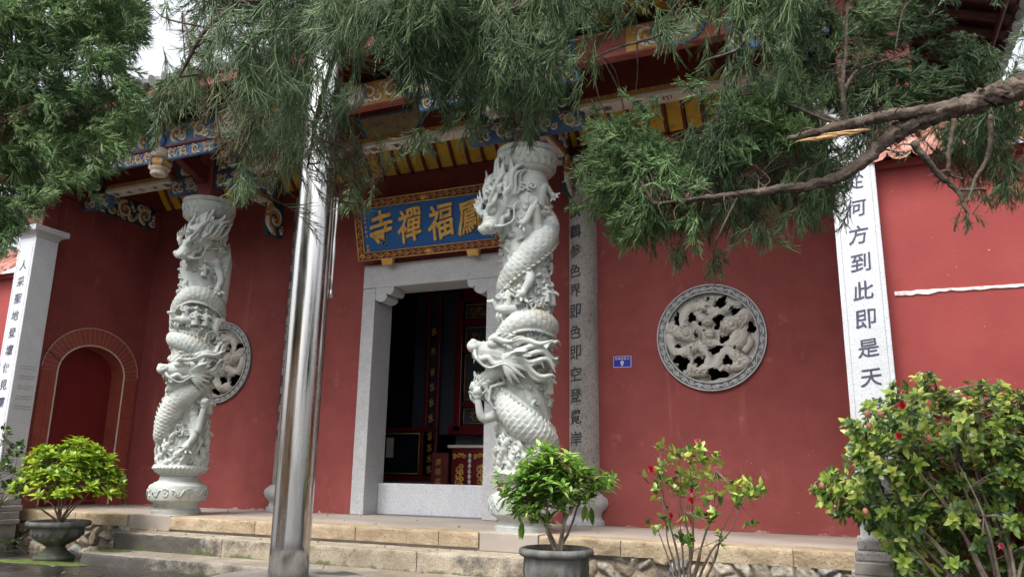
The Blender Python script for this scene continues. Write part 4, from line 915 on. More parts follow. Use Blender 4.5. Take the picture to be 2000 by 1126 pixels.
def dragon_head(b, c, f, u, L, gape=.3, seed=0, mane=14, sweep=(0, 0, 0)):
    r = np.random.default_rng(seed); f, u, s = frame_of(f, u); c = np.array(c, float); sweep = np.array(sweep, float)
    L = L*1.12; Q = lambda x, y, z=0: c+L*(f*(x*.78 if x > 0 else x)+u*y+s*z)
    R = np.stack([f, u, s], 1)
    b.ball(Q(-.05, 0), np.array((.3, .25, .25))*L, 16, 10, R)
    sm(b, [Q(.0, .02), Q(.25, .03), Q(.5, .0), Q(.7, .02)], [.26*L, .24*L, .2*L, .17*L], 16)           # muzzle
    for k in range(4): sm(b, [Q(.3+.1*k, .02, -.2+.02*k), Q(.32+.1*k, .19-.015*k, -.1), Q(.34+.1*k, .22-.02*k, 0), Q(.32+.1*k, .19-.015*k, .1), Q(.3+.1*k, .02, .2-.02*k)], .03*L, 7)
    b.ball(Q(.74, .07), np.array((.14, .13, .22))*L, 14, 8, R)                                            # nose
    for z in (-1, 1):
        b.ball(Q(.78, .13, .11*z), .075*L, 10, 6); b.ball(Q(.3, .2, .15*z), np.array((.12, .1, .09))*L, 12, 8, R)   # nostrils, eyes
        sm(b, [Q(.42, .24, .1*z), Q(.28, .33, .19*z), Q(.08, .31, .25*z), Q(-.12, .36, .3*z)], [.04*L, .075*L, .06*L, .015*L], 8)  # brow
        for k in range(4): sm(b, [Q(.3-.1*k, .31, .2*z), Q(.22-.12*k, .42, .24*z), Q(.1-.13*k, .5, .26*z)], [.035*L, .028*L, .006*L], 6)
        sm(b, [Q(.72, -.03, .16*z), Q(.55, -.12, .2*z), Q(.35, -.06, .22*z), Q(.18, -.14, .25*z), Q(.02, -.08, .28*z)], [.05*L, .06*L, .055*L, .05*L, .03*L], 8)   # curling lip
        for k in range(7): sm(b, [Q(.66-.085*k, -.1, .15*z), Q(.655-.085*k, -.22-.04*(k % 3 == 0), .15*z)], [.026*L, .004*L], 5)     # teeth
        sm(b, [Q(-.1, .28, .14*z), Q(-.35, .42, .2*z), Q(-.62, .42, .26*z), Q(-.85, .55, .3*z)], [.07*L, .06*L, .045*L, .012*L], 8)   # horn
        sm(b, [Q(-.12, .1, .26*z), Q(-.26, .2, .42*z), Q(-.42, .24, .46*z)], [.05*L, .07*L, .01*L], 8, flat=.5)                       # ear
        sm(b, [Q(.7, .02, .18*z), Q(.62, -.1, .34*z), Q(.3, -.22, .4*z), Q(-.05, -.08, .42*z), Q(-.3, -.2, .42*z)], [.035*L, .03*L, .026*L, .022*L, .008*L], 6)     # whisker
        for k in range(7):                                                                                # cheek frill
            a = -1.3+k*.36; sm(b, [Q(-.02, .02, .22*z), Q(-.1-.2*math.cos(a), -.02+.25*math.sin(a), .32*z), Q(-.2-.36*math.cos(a), -.04+.42*math.sin(a), .34*z)], [.07*L, .06*L, .008*L], 6)
    j = gape
    sm(b, [Q(-.05, -.15), Q(.2, -.2-.35*j), Q(.45, -.2-.75*j), Q(.62, -.14-.85*j)], [.17*L, .15*L, .12*L, .075*L], 12)   # lower jaw
    sm(b, [Q(.05, -.12), Q(.3, -.16-.4*j), Q(.5, -.12-.6*j), Q(.6, -.02-.6*j)], [.07*L, .065*L, .05*L, .015*L], 8)     # tongue
    for k in range(6):
        for z in (-1, 1): sm(b, [Q(.2+.07*k, -.14-.35*j-.07*k*j, .1*z), Q(.21+.07*k, -.02-.4*j-.05*k*j, .1*z)], [.02*L, .004*L], 5)
    for k in range(10):                                                                                   # beard
        x = .55-.085*k; q = Q(x, -.26-.85*j*max(x+.05, 0)/.62, r.uniform(-.13, .13)); d = -u*.8-f*(.25+.5*r.random())+s*r.normal(0, .2)+sweep*.4; n_ = .26+.2*r.random()
        sm(b, [q, q+d*L*n_*.5+f*L*.04, q+d*L*n_-f*L*.08], [.055*L, .045*L, .006*L], 6)
    for k in range(mane):                                                                                 # mane locks
        a = -2.2+4.4*k/(mane-1); z = math.sin(a)*.26; y = .05+math.cos(a)*.26; ln = .65+.5*r.random(); d = -f+u*(y*.8)+s*z*1.4+sweep; d /= np.linalg.norm(d)
        q = Q(-.18, y, z); w = np.cross(d, s)
        lock = [q+d*L*ln*x+w*L*.09*math.sin(x*7+k)-f*0 for x in np.linspace(0, 1.05, 9)]
        for p in lock[2:]:                                          # locks lie back against the shaft
            hr = math.hypot(p[0], p[1])
            if hr > .42 and p[0] > c[0]-.12: p[:2] *= (.42+.25*(hr-.42))/hr
        for q3 in (-1, 0, 1):
            sm(b, [p+s*q3*.07*L*(1-.08*i)+w*.02*L*abs(q3) for i, p in enumerate(lock)], np.array([.05, .055, .055, .05, .048, .042, .036, .025, .006])*L, 7)
def dragon_leg(b, sh, el, wr, pd, L=.1, ball=False, seed=0):
    sh = np.array(sh, float)*(.84, .84, 1); b.ball(sh, L*1.15, 12, 8)
    r = np.random.default_rng(seed); sh, el, wr, pd = (np.array(q, float) for q in (sh, el, wr, pd)); pd /= np.linalg.norm(pd)
    b.tube(cat_rom([sh, el, wr], 12), np.interp(np.linspace(0, 1, 12), [0, .5, 1], [L, L*.72, L*.5]), 14)
    for k in range(4): q = el+(sh-el)*k*.15; b.tube([q, q+(el-wr)*.2+(0, 0, .03), q+(el-wr)*.45+(0, 0, .02)], [L*.35, L*.28, .006], 6)
    sd = np.cross(pd, (0, 1, 0.2)); sd /= np.linalg.norm(sd); n = np.cross(sd, pd)
    b.ball(wr+pd*L*.4, L*.62, 12, 8)
    for k in range(4):
        a = (k-1.5)*.55; d = pd*math.cos(a)+sd*math.sin(a); b.tube([wr+pd*L*.3, wr+d*L*1.15+n*L*.3, wr+d*L*1.7-n*L*.05, wr+d*L*1.9-n*L*.4], [L*.3, L*.3, L*.2, .005], 7)
    if ball:
        c = wr+pd*L*1.2; b.ball(c, L*.75, 14, 10)
def figure(b, c, h, seed, rider=False):
    """small carved attendant: robed body, head, arms"""
    r = np.random.default_rng(seed); c = np.array(c, float)
    b.tube([c, c+(0, 0, h*.3), c+(0, 0, h*.62), c+(0, 0, h*.74)], [h*.2, h*.17, h*.15, h*.07], 10); b.ball(c+(0, -.01, h*.86), h*.12, 10, 8); b.ball(c+(0, 0, h*.99), h*.06, 8, 6)
    for s in (-1, 1): b.tube([c+(s*h*.14, 0, h*.6), c+(s*h*.26, -h*.1, h*.45), c+(s*h*.1, -h*.2, h*.42+h*.1*s)], [h*.07, h*.07, h*.05], 7)
    if rider:
        b.tube([c+(-h*.5, 0, -h*.05), c+(-h*.1, -.01, -h*.1), c+(h*.4, 0, -h*.05)], [h*.14, h*.22, h*.17], 10); b.tube([c+(-h*.45, 0, 0), c+(-h*.65, -.02, h*.25), c+(-h*.85, -.02, h*.2)], [h*.14, h*.12, h*.08], 8)
        for x in (-.35, -.2, .2, .35): b.tube([c+(x*h, 0, -h*.15), c+(x*h-h*.1, -.02, -h*.4), c+(x*h, 0, -h*.6)], [h*.08, h*.06, h*.04], 6)
def U(u, z, r): a = R_(u); return np.array((r*math.sin(a), -r*math.cos(a), z))
def flame(b, u, z, r, du, dz, L, w=.03):
    sm(b, [U(u, z, r), U(u+du*.5, z+dz*.6+L*.1, r+.05), U(u+du, z+dz, r+.02), U(u+du*1.5, z+dz*.8, r+.03)], [w*1.2, w*1.3, w*.8, .005], 7, flat=.6)
def cloud(b, u, z, r, s, hand=1):
    P = [U(u+math.degrees(p[0]/r), z+p[1], r) for p in spiral(0, 0, s, 1.3, 0 if hand > 0 else math.pi, hand, 14)]; b.tube(P, np.linspace(s*.3, s*.2, 14), 8)
    b.tube([P[0], P[0]+(0, 0, -s*.5), U(u+hand*math.degrees(s*2/r), z-s*.7, r)], [s*.3, s*.28, s*.06], 8)
def core_relief(z0, z1, r0, seed, step=.011):
    r = np.random.default_rng(seed); nu = int(2*math.pi*r0/step); nz = int((z1-z0)/step); Ug, Z = np.meshgrid(np.linspace(0, 2*math.pi, nu, endpoint=False), np.linspace(z0, z1, nz))
    H = np.zeros(Ug.shape); n = 150; cu = r.uniform(0, 2*math.pi, n); cz = r.uniform(z0, z1, n); cs = r.uniform(.07, .13, n); hd = r.choice([-1, 1], n)
    wsum = np.full(Ug.shape, 1e-6)
    for k in range(n):
        du = (Ug-cu[k]+math.pi) % (2*math.pi)-math.pi; x = du*r0; y = Z-cz[k]; d = np.hypot(x, y); th = np.arctan2(y, x)
        w = np.exp(-(d/cs[k])**2*2.2)**2; H += w*(.03*np.sin(2*math.pi*d/.055+hd[k]*th*1.0)+.035*np.exp(-(d/(cs[k]*.4))**2)); wsum += w
    H = H/np.maximum(wsum, .6); H += .012*np.sin(9*Ug+14*Z)*np.sin(11*Z+3*Ug); return Ug, Z, H
def dragon_column(ax, ay, variant, label):
    t = thing('dragon_column', (ax, ay, 0), label, 'column', 'carved dragon columns at the porch edge')
    n = np.array((ax, ay)); n = n/np.linalg.norm(n); rt = np.array((n[1], -n[0], 0)); fw = np.array((n[0], n[1], 0))    # viewer's right; away from the viewer
    def place(b): return b.xf(lambda a: np.array((ax, ay, 0))+a[:, :1]*rt+a[:, 1:2]*fw+a[:, 2:]*np.array((0, 0, 1.)))
    mb = MB(); mb.box((ax-.36, 8.318, -.2), (ax+.36, ay+.36, .012)); mb.build('plinth', CREAM if False else FLOORM, t, bevel=.012)
    mb = MB(); mb.lathe([(.335, .012), (.34, .065), (.315, .08), (.3, .12), (.315, .16), (.37, .185), (.4, .205), (.408, .23), (.408, .38), (.395, .41), (.345, .435), (.335, .45), (.29, .465), (.275, .49), (.268, .55), (.3, .6)], (ax, ay, 0), 56); bs = mb.build('base', STONE, t, smooth=True, auto=35)
    b = MB(); r_ = np.random.default_rng(variant+3)
    for k in range(8):
        u = k*45+8; P = [U(u+x, .305+.05*math.sin(x*.3+k), .41) for x in np.linspace(-19, 19, 14)]; b.tube(P, np.linspace(.016, .01, 14), 6)
        for s in (-1, 1): b.tube([U(u+math.degrees(p[0]/.41), .31+p[1], .408) for p in spiral(s*.08, s*.02, .05, 1.2, 0 if s > 0 else 3.1, s, 12)], .012, 5)
    b.xf(lambda a: a); place(b); b.build('base_scroll', STONE, bs, smooth=True)
    # carved shaft
    Ug, Z, H = core_relief(.56, 4.4, .31, 11+variant)
    prof = np.interp(Z[:, 0], [.56, .62, 4.2, 4.34, 4.4], [.3, .315, .3, .285, .262])[:, None]; env = np.interp(Z[:, 0], [.56, .66, 4.1, 4.25, 4.4], [0, 1, 1, 0.1, 0])[:, None]
    Rr = prof+H*env; a = np.stack([Rr*np.sin(Ug), -Rr*np.cos(Ug), Z], -1).reshape(-1, 3); i = np.arange(Z.size).reshape(Z.shape); j = np.roll(i, -1, 1)
    V = np.array((ax, ay, 0))+a[:, :1]*rt+a[:, 1:2]*fw+a[:, 2:]*np.array((0, 0, 1.))
    sh = np_mesh('carved_shaft', V, np.stack([i[:-1], j[:-1], j[1:], i[1:]], -1).reshape(-1, 4), STONE, t, True)
    b = MB(); r = np.random.default_rng(40+variant)
    if variant == 0:                                                # right column
        q = scaled_tube(b, [U(u, z, rr) for u, z, rr in ((125, 4.05, .26), (85, 3.78, .27), (50, 3.56, .27), (15, 3.34, .27), (-25, 3.12, .26), (-65, 2.96, .25), (-110, 2.85, .25))], [.1, .14, .165, .165, .15, .13, .1], ns=150); fin(b, *q, -1, step=5)
        q = scaled_tube(b, [U(u, z, rr) for u, z, rr in ((150, 2.55, .26), (105, 2.46, .28), (60, 2.45, .28), (20, 2.48, .28), (-20, 2.44, .28), (-60, 2.3, .28), (-100, 2.1, .26))], [.1, .13, .135, .135, .13, .12, .1], ns=150); fin(b, *q, -1, step=5)
        q = scaled_tube(b, [U(u, z, rr) for u, z, rr in ((-110, 1.9, .25), (-72, 1.62, .28), (-35, 1.42, .29), (0, 1.24, .29), (40, 1.1, .28), (85, 1.02, .27), (140, .95, .26))], [.09, .14, .17, .18, .165, .14, .09], ns=150); fin(b, *q, -1, step=5)
        dragon_head(b, (-.36, -.24, 3.9), (-.32, -.34, -.9), (-.72, -.62, .35), .52, .22, 5, 18, (.12, .1, .25))
        dragon_head(b, (-.27, -.3, 2.03), (-1, -.1, .2), (.15, -.25, 1), .56, .62, 6, 16, (.25, .15, -.1))
        dragon_leg(b, U(0, 3.12, .3), U(8, 2.98, .36), U(-4, 2.82, .37), (-.35, -.3, -.6), .085, seed=1)
        dragon_leg(b, U(28, 3.66, .36), U(14, 3.9, .4), U(-2, 3.7, .4), (-.7, -.4, -.5), .075, seed=2)
        dragon_leg(b, U(45, 4.0, .3), U(42, 4.22, .34), U(62, 4.15, .36), (.5, -.2, -.6), .06, seed=3)
        dragon_leg(b, U(-62, 1.4, .36), (-.49, -.24, 1.3), (-.56, -.28, 1.52), (-.05, -.2, 1), .075, True, 4)
        dragon_leg(b, U(40, 1.05, .38), U(25, .9, .38), U(5, .86, .4), (-.7, -.3, -.2), .075, seed=5)
        b.tube([U(-42, 1.72, .36), (-.4, -.35, 1.66), (-.42, -.32, 1.5), (-.36, -.3, 1.4)], [.025, .022, .02, .015], 7)
        figs = ((-40, 2.64, .3, True), (-14, 2.66, .26, False), (-60, 2.66, .28, False), (60, 1.6, .3, False), (72, 2.7, .3, False), (50, 2.72, .24, False))
        cl = ((55, 3.0), (70, 2.85), (48, 2.72), (30, 2.68), (15, 2.66), (62, 2.05), (76, 1.85), (55, 1.6), (80, 1.5), (-10, 4.18), (12, 4.2), (70, 3.35), (80, 3.2), (-75, 2.66), (35, 1.85), (20, 4.0))
    else:
        q = scaled_tube(b, [U(u, z, rr) for u, z, rr in ((120, 4.1, .26), (90, 3.85, .28), (72, 3.5, .28), (75, 3.2, .27), (120, 3.0, .25))], [.1, .13, .14, .13, .1], ns=100); fin(b, *q, 1, step=5)
        q = scaled_tube(b, [U(u, z, rr) for u, z, rr in ((140, 2.9, .26), (95, 2.98, .28), (55, 3.1, .28), (15, 3.2, .28), (-25, 3.2, .28), (-62, 3.06, .28), (-85, 2.8, .27), (-100, 2.5, .25))], [.09, .12, .13, .135, .13, .125, .11, .09], ns=170); fin(b, *q, -1, step=5)
        q = scaled_tube(b, [U(u, z, rr) for u, z, rr in ((-120, 2.66, .25), (-80, 2.56, .28), (-40, 2.52, .27), (0, 2.44, .27), (40, 2.32, .27), (80, 2.2, .26))], [.09, .12, .13, .13, .12, .1], ns=130); fin(b, *q, -1, step=5)
        q = scaled_tube(b, [U(u, z, rr) for u, z, rr in ((50, 1.86, .26), (12, 1.78, .28), (-25, 1.62, .29), (-48, 1.38, .3), (-70, 1.12, .3), (-100, .95, .27))], [.1, .14, .17, .165, .13, .07], ns=130); fin(b, *q, 1, step=6)
        dragon_head(b, (-.17, -.33, 4.0), (-.5, -.3, -.8), (-.5, -.75, .4), .46, .3, 7, 16, (.3, .1, .1))
        dragon_head(b, (-.06, -.34, 2.05), (-1, -.22, -.12), (-.1, -.25, 1), .52, .34, 8, 16, (.2, .12, .25))
        dragon_leg(b, U(18, 1.42, .34), U(24, 1.18, .4), U(32, 1.52, .42), (.1, -.3, 1), .08, True, 4)
        dragon_leg(b, U(20, 1.24, .36), U(18, 1.1, .4), U(8, .98, .4), (-.3, -.4, -.7), .075, seed=5)
        dragon_leg(b, U(38, 3.75, .34), U(46, 3.5, .38), U(40, 3.35, .38), (0, -.4, -.8), .075, seed=6)
        dragon_leg(b, U(50, 2.9, .34), U(46, 2.72, .38), U(58, 2.6, .38), (.3, -.3, -.7), .07, seed=7)
        figs = ((-30, 2.84, .3, True), (-4, 2.74, .3, False), (20, 2.74, .28, False), (52, 3.4, .3, False), (62, 1.45, .3, False), (66, 1.0, .3, False), (4, 3.5, .26, False))
        cl = ((40, 2.6), (55, 2.35), (30, 2.5), (-50, 2.75), (66, 2.0), (58, 1.75), (72, 1.3), (70, 2.8), (28, 4.15), (48, 4.1), (62, 4.2), (-15, 1.2), (5, 1.15))
        b.tube([U(48, 2.72, .35), U(52, 2.85, .37), U(62, 2.86, .38), U(70, 2.75, .36)], [.07, .08, .08, .05], 8)
    for (u, z, h, rid) in figs: figure(b, U(u, z, .34), h, int(u+100), rid)
    for k, (u, z) in enumerate(cl): cloud(b, u, z, .33, .055+.02*r.random(), 1 if k % 2 else -1)
    for k in range(34):                                             # curls and flames round the sides and back too
        u = r.uniform(85, 275); z = r.uniform(.9, 4.1); cloud(b, u, z, .31, .07, 1 if k % 2 else -1)
    for k in range(150):
        u = r.uniform(-180, 180); z = r.uniform(.9, 4.0); sgn = r.choice([-1, 1]); flame(b, u, z, .28, sgn*r.uniform(8, 22), r.uniform(-.05, .16), .1, .028)
    for k in range(26):                                             # breaking waves and rocks at the foot
        u = k*360/26+r.uniform(-5, 5); z = .66+.1*(k % 3)+r.uniform(-.03, .03); s = .07+.03*r.random(); cloud(b, u, z+.04, .34-.02*(k % 3), s, 1 if k % 2 else -1)
        for m in range(3): flame(b, u+m*5, z+.06*m, .31, r.choice([-1, 1])*12, .12+.05*r.random(), .1, .03)
    for k in range(40): u = k*9; b.tube([U(u, .6, .31), U(u+6, .66, .37), U(u+14, .7, .36)], [.03, .028, .008], 6)
    place(b)
    o = b.build('dragon', STONE, sh, smooth=True); m_ = o.modifiers.new('blend', 'REMESH'); m_.mode = 'VOXEL'; m_.voxel_size = .0072; m_.use_smooth_shade = True
    dg = bpy.context.evaluated_depsgraph_get(); me = bpy.data.meshes.new_from_object(o.evaluated_get(dg)); old = o.data; o.modifiers.clear(); o.data = me; bpy.data.meshes.remove(old); me.name = 'dragon'
    o['label'] = 'two carved dragons with bulging heads and coiling scaled bodies wound round the shaft'
    # lotus capital
    z = 4.3; mb = MB(); mb.lathe([(.26, .08), (.262, .14), (.3, .16), (.335, .18), (.345, .2)], (ax, ay, z), 48)
    mb.lathe([(.33, .2), (.362, .25), (.37, .272), (.362, .278)], (ax, ay, z), 96, mod=lambda a, zz: 1+.025*abs(math.cos(12*a)))
    mb.lathe([(.36, .27), (.39, .34), (.395, .4), (.375, .42)], (ax, ay, z), 96, mod=lambda a, zz: 1+.03*abs(math.cos(10*a)))
    mb.lathe([(.395, .42), (.4, .44), (.4, .48), (.385, .49), (.0, .49)], (ax, ay, z), 48); cp = mb.build('lotus_capital', STONE, t, smooth=True, auto=40)
    mb = MB()
    for (cnt, zz0, zz1, ra, rb) in ((24, .2, .265, .342, .379), (20, .285, .41, .372, .4)):
        for k in range(cnt):
            a = 360/cnt; u = k*a; mb.tube([U(u-a*.46, z+zz1, rb), U(u-a*.36, z+(zz0*.6+zz1*.4), (ra+rb)/2+.012), U(u, z+zz0, ra+.008), U(u+a*.36, z+(zz0*.6+zz1*.4), (ra+rb)/2+.012), U(u+a*.46, z+zz1, rb)], .0055, 5)
    place(mb); mb.build('petal_edge', STONE, cp, smooth=True)
    return t
dragon_column(-3.65, 8.75, 0, 'pale carved dragon column right of the doorway, dragon head jutting left')
dragon_column(-9.15, 8.75, 1, 'pale carved dragon column left of the flagpole by the arched side door')

# ================================================================== OPENWORK ROUND WINDOWS
def round_window(cx, label, flip):
    t = thing('round_window', (cx, WY, WZ), label, 'window', 'round openwork dragon windows')
    n = 96; mb = MB(); v = []; f = []
    pr = [(.60, .02), (.60, -.035), (.622, -.045), (.622, -.03), (.7, -.03), (.7, -.045), (.722, -.04), (.722, .02)]
    for k in range(n):
        a = 2*math.pi*k/n
        for (r, y) in pr: v.append((cx+r*math.cos(a), WY+y, WZ+r*math.sin(a)))
    m = len(pr); f = [(k*m+i, k*m+i+1, ((k+1) % n)*m+i+1, ((k+1) % n)*m+i) for k in range(n) for i in range(m-1)]; mb.add(v, f); rg = mb.build('ring', RINGD, t)
    mb = MB()
    for rr in (.611, .711): mb.tube([(cx+rr*math.cos(a), WY-.044, WZ+rr*math.sin(a)) for a in np.linspace(0, 2*math.pi, 97)], .009, 5, up=(0, 1, 0))
    L = 2*math.pi*.661
    for pts, w in scroll_band(L, .075, .115, 9):
        P = [(cx+(.661+(p[1]-.0375))*math.cos(p[0]/.661), WY-.034, WZ+(.661+(p[1]-.0375))*math.sin(p[0]/.661)) for p in cat_rom([np.r_[q, 0] for q in pts], max(3, len(pts)))]
        mb.tube(P, [w*2.0*(1-.4*i/len(P)) for i in range(len(P))], 5, up=(0, 1, 0))
    mb.build('ring_scroll', RINGL, rg, smooth=True)
    # carved panel: height field with pierced openings
    G = 330; x = np.linspace(-1, 1, G); X, Z = np.meshgrid(x, x); c = lambda px, py: ((px-590)/432., (580-py)/432.)
    bodies = [([(900, 540), (880, 610), (830, 660), (800, 640), (860, 560)], 62), ([(400, 900), (530, 890), (620, 860), (680, 770), (760, 730), (840, 800), (900, 830)], 62), ([(340, 470), (335, 400), (390, 310), (470, 275), (560, 270)], 58),
              ([(195, 560), (215, 640), (260, 710), (340, 710), (420, 670)], 52), ([(560, 860), (550, 760), (510, 680), (470, 640)], 48), ([(600, 330), (650, 330), (740, 320), (850, 290)], 46), ([(480, 360), (560, 420), (620, 390), (690, 350)], 48),
              ([(380, 740), (390, 800), (380, 860)], 36), ([(930, 600), (950, 650), (900, 720)], 36), ([(660, 900), (740, 870), (860, 860)], 48), ([(430, 560), (350, 530), (230, 480)], 75), ([(760, 470), (850, 450), (920, 400)], 80), ([(590, 640), (640, 650), (760, 670)], 42), ([(620, 210), (625, 330)], 34)]
    H = np.zeros(X.shape)
    for pts, w in bodies:
        P = np.array(cat_rom([np.r_[c(*p), 0] for p in pts], 40))[:, :2]; S = np.r_[0, np.cumsum(np.hypot(*np.diff(P, axis=0).T))]; w = w/432.
        best = np.full(X.shape, 9.); ss = np.zeros(X.shape)
        for i in range(len(P)):
            d = np.hypot(X-P[i, 0], Z-P[i, 1]); m_ = d < best; best[m_] = d[m_]; ss[m_] = S[i]
        q = np.clip(best/w, 0, 1); h = np.sqrt(1-q*q)*w*.8+.02
        k = np.cos(ss*2*math.pi/.055)*np.cos(best*2*math.pi/.06); h += np.where(q < .9, .0035*k, 0); h += np.where((q > .8) & (q < 1), .006*np.sin(ss*2*math.pi/.07), 0)
        H = np.maximum(H, h+.02*(q < 1))
    r = np.random.default_rng(5)
    cc = [((380, 540), 95), ((800, 470), 100), ((590, 570), 70), ((460, 900), 60), ((730, 900), 60), ((870, 760), 60), ((240, 460), 60), ((620, 250), 50), ((900, 420), 60), ((700, 540), 45), ((520, 620), 50), ((420, 640), 45), ((350, 900), 40), ((560, 470), 55), ((500, 330), 50)]+[((r.uniform(180, 1000), r.uniform(180, 980)), r.uniform(35, 60)) for _ in range(40)]
    for (p, s) in cc:
        px, pz = c(*p); d = np.hypot(X-px, Z-pz); th = np.arctan2(Z-pz, X-px); s = s/432.; w = np.exp(-(d/s)**2*1.2); H += w*(.014*np.sin(2*math.pi*d/.09+th)+.035*(s > .15))
    px, pz = c(585, 545); d = np.hypot((X-px)/1.0, (Z-pz)); H = np.where(d < .12, np.maximum(H, np.sqrt(np.maximum(.0145-d*d, 0))+.03+.008*np.sin(Z*90)), H)
    holes = [(275, 390, 26, 68, .1), (425, 380, 34, 30, .6), (490, 440, 18, 15, 0), (580, 213, 24, 24, 0), (700, 245, 42, 62, -.6), (825, 340, 42, 42, .4), (665, 432, 34, 66, -.45), (970, 510, 30, 46, 0), (468, 560, 20, 40, .2), (712, 602, 46, 34, .3), (280, 650, 20, 24, 0), (635, 705, 58, 30, .3), (305, 815, 62, 72, 1.0),
             (480, 800, 54, 42, .8), (740, 820, 36, 42, .6), (630, 935, 92, 40, 0), (813, 695, 11, 16, 0), (523, 505, 8, 8, 0), (560, 495, 8, 8, 0), (600, 480, 9, 9, 0), (570, 290, 13, 10, 0), (320, 485, 10, 10, 0), (472, 222, 14, 12, 0), (720, 430, 8, 8, 0), (405, 685, 10, 10, 0)]
    hole = np.zeros(X.shape, bool)
    for (a, b_, rx, ry, tl) in holes:
        px, pz = c(a, b_); dx, dz = X-px, Z-pz; e = dx*math.cos(tl)+dz*math.sin(tl); g = -dx*math.sin(tl)+dz*math.cos(tl)
        rx *= 1.12; ry *= 1.12; th = np.arctan2(g/ry, e/rx); hole |= (e/(rx/432.))**2+(g/(ry/432.))**2 < (1+.2*np.sin(3*th+a)+.12*np.sin(5*th+b_))**2
    keep = (np.hypot(X, Z) < 1.005) & ~hole; H = H+.0015*np.sin(X*70)*np.sin(Z*64)
    s_ = -1 if flip else 1; V = np.stack([cx+s_*X*.603, WY+.05-H*.95, WZ+Z*.603], -1).reshape(-1, 3)
    i = np.arange(G*G).reshape(G, G); cell = keep[:-1, :-1] & keep[1:, :-1] & keep[:-1, 1:] & keep[1:, 1:]
    F = np.stack([i[:-1, :-1], i[:-1, 1:], i[1:, 1:], i[1:, :-1]], -1)[cell]
    if flip: F = F[:, ::-1]
    used = np.unique(F); mp = np.full(G*G, -1); mp[used] = np.arange(len(used)); o = np_mesh('dragon_openwork', V[used], mp[F], WINST, t, True)
    so = o.modifiers.new('depth', 'SOLIDIFY'); so.thickness = .045; so.offset = -1
    return t
round_window(wins[0], 'round openwork stone window with dragons right of the number plate', False)
round_window(wins[1], 'round openwork stone window half hidden behind the left dragon column', True)
# ================================================================== JUNIPERS
def PX(px, py, d):
    """point seen at photograph pixel (px, py) at distance d along the view axis"""
    return CAM+CM @ (np.array(((px-1000)/1500., (py-563)/1500., 1.))*d)
def spray_template(seed, L, n_side, side, fork, n_fork, ang, r):
    """one juniper spray along +x: cord-like twigs that fork at narrow angles. rows: p0, p1, radius0"""
    g = np.random.default_rng(seed); S = []
    def cone(d, a):
        e = g.normal(size=3); e -= d*np.dot(e, d); e /= np.linalg.norm(e); return d*math.cos(a)+e*math.sin(a)
    ax = [np.zeros(3)]; d = np.array((1., 0, 0)); n = 6
    for k in range(n): d = cone(d, g.uniform(0, .22)); ax.append(ax[-1]+d*L/n); S.append((ax[-2], ax[-1], r*1.3))
    for k in range(n_side):
        t = (k+.6)/n_side; i = min(int(t*n), n-1); p = ax[i]+(ax[i+1]-ax[i])*(t*n-i); dd = ax[i+1]-ax[i]; dd = dd/np.linalg.norm(dd)
        sd = cone(dd, ang*g.uniform(.6, 1.25)); ln = side*(1-.45*t)*g.uniform(.7, 1.2); q = p
        for m in range(3):
            q2 = q+sd*ln/3; S.append((q, q2+sd*ln*.08, r*1.1))
            for w in range(n_fork):
                fd = cone(sd, g.uniform(.2, .6)); fl = fork*g.uniform(.6, 1.25); b = q+(q2-q)*g.random(); mid = b+fd*fl*.55; fd2 = cone(fd*.8+sd*.2, g.uniform(0, .2)); fd2 /= np.linalg.norm(fd2)
                S.append((b, mid+fd*fl*.06, r*.95)); S.append((mid, mid+fd2*fl*.5, r*.85))
            q = q2; sd = cone(sd, g.uniform(0, .25))
    return np.array([s[0] for s in S]), np.array([s[1] for s in S]), np.array([s[2] for s in S])
def in_poly(x, y, P):
    c = np.zeros(len(x), bool); n = len(P)
    for i in range(n):
        (x0, y0), (x1, y1) = P[i], P[(i+1) % n]
        h = ((y0 > y) != (y1 > y)) & (x < (x1-x0)*(y-y0)/((y1-y0) if y1 != y0 else 1e-9)+x0); c ^= h
    return c
def scatter(poly, n, d0, d1, g, thin=()):
    P = np.array(poly, float); lo, hi = P.min(0), P.max(0); out_ = []
    while len(out_) < n:
        x = g.uniform(lo[0], hi[0], 4*n); y = g.uniform(lo[1], hi[1], 4*n); k = in_poly(x, y, poly)
        for (tp, keep) in thin: k &= ~(in_poly(x, y, tp) & (g.random(4*n) > keep))
        out_ += list(zip(x[k], y[k]))
    xy = np.array(out_[:n]); return xy, g.uniform(d0, d1, n)
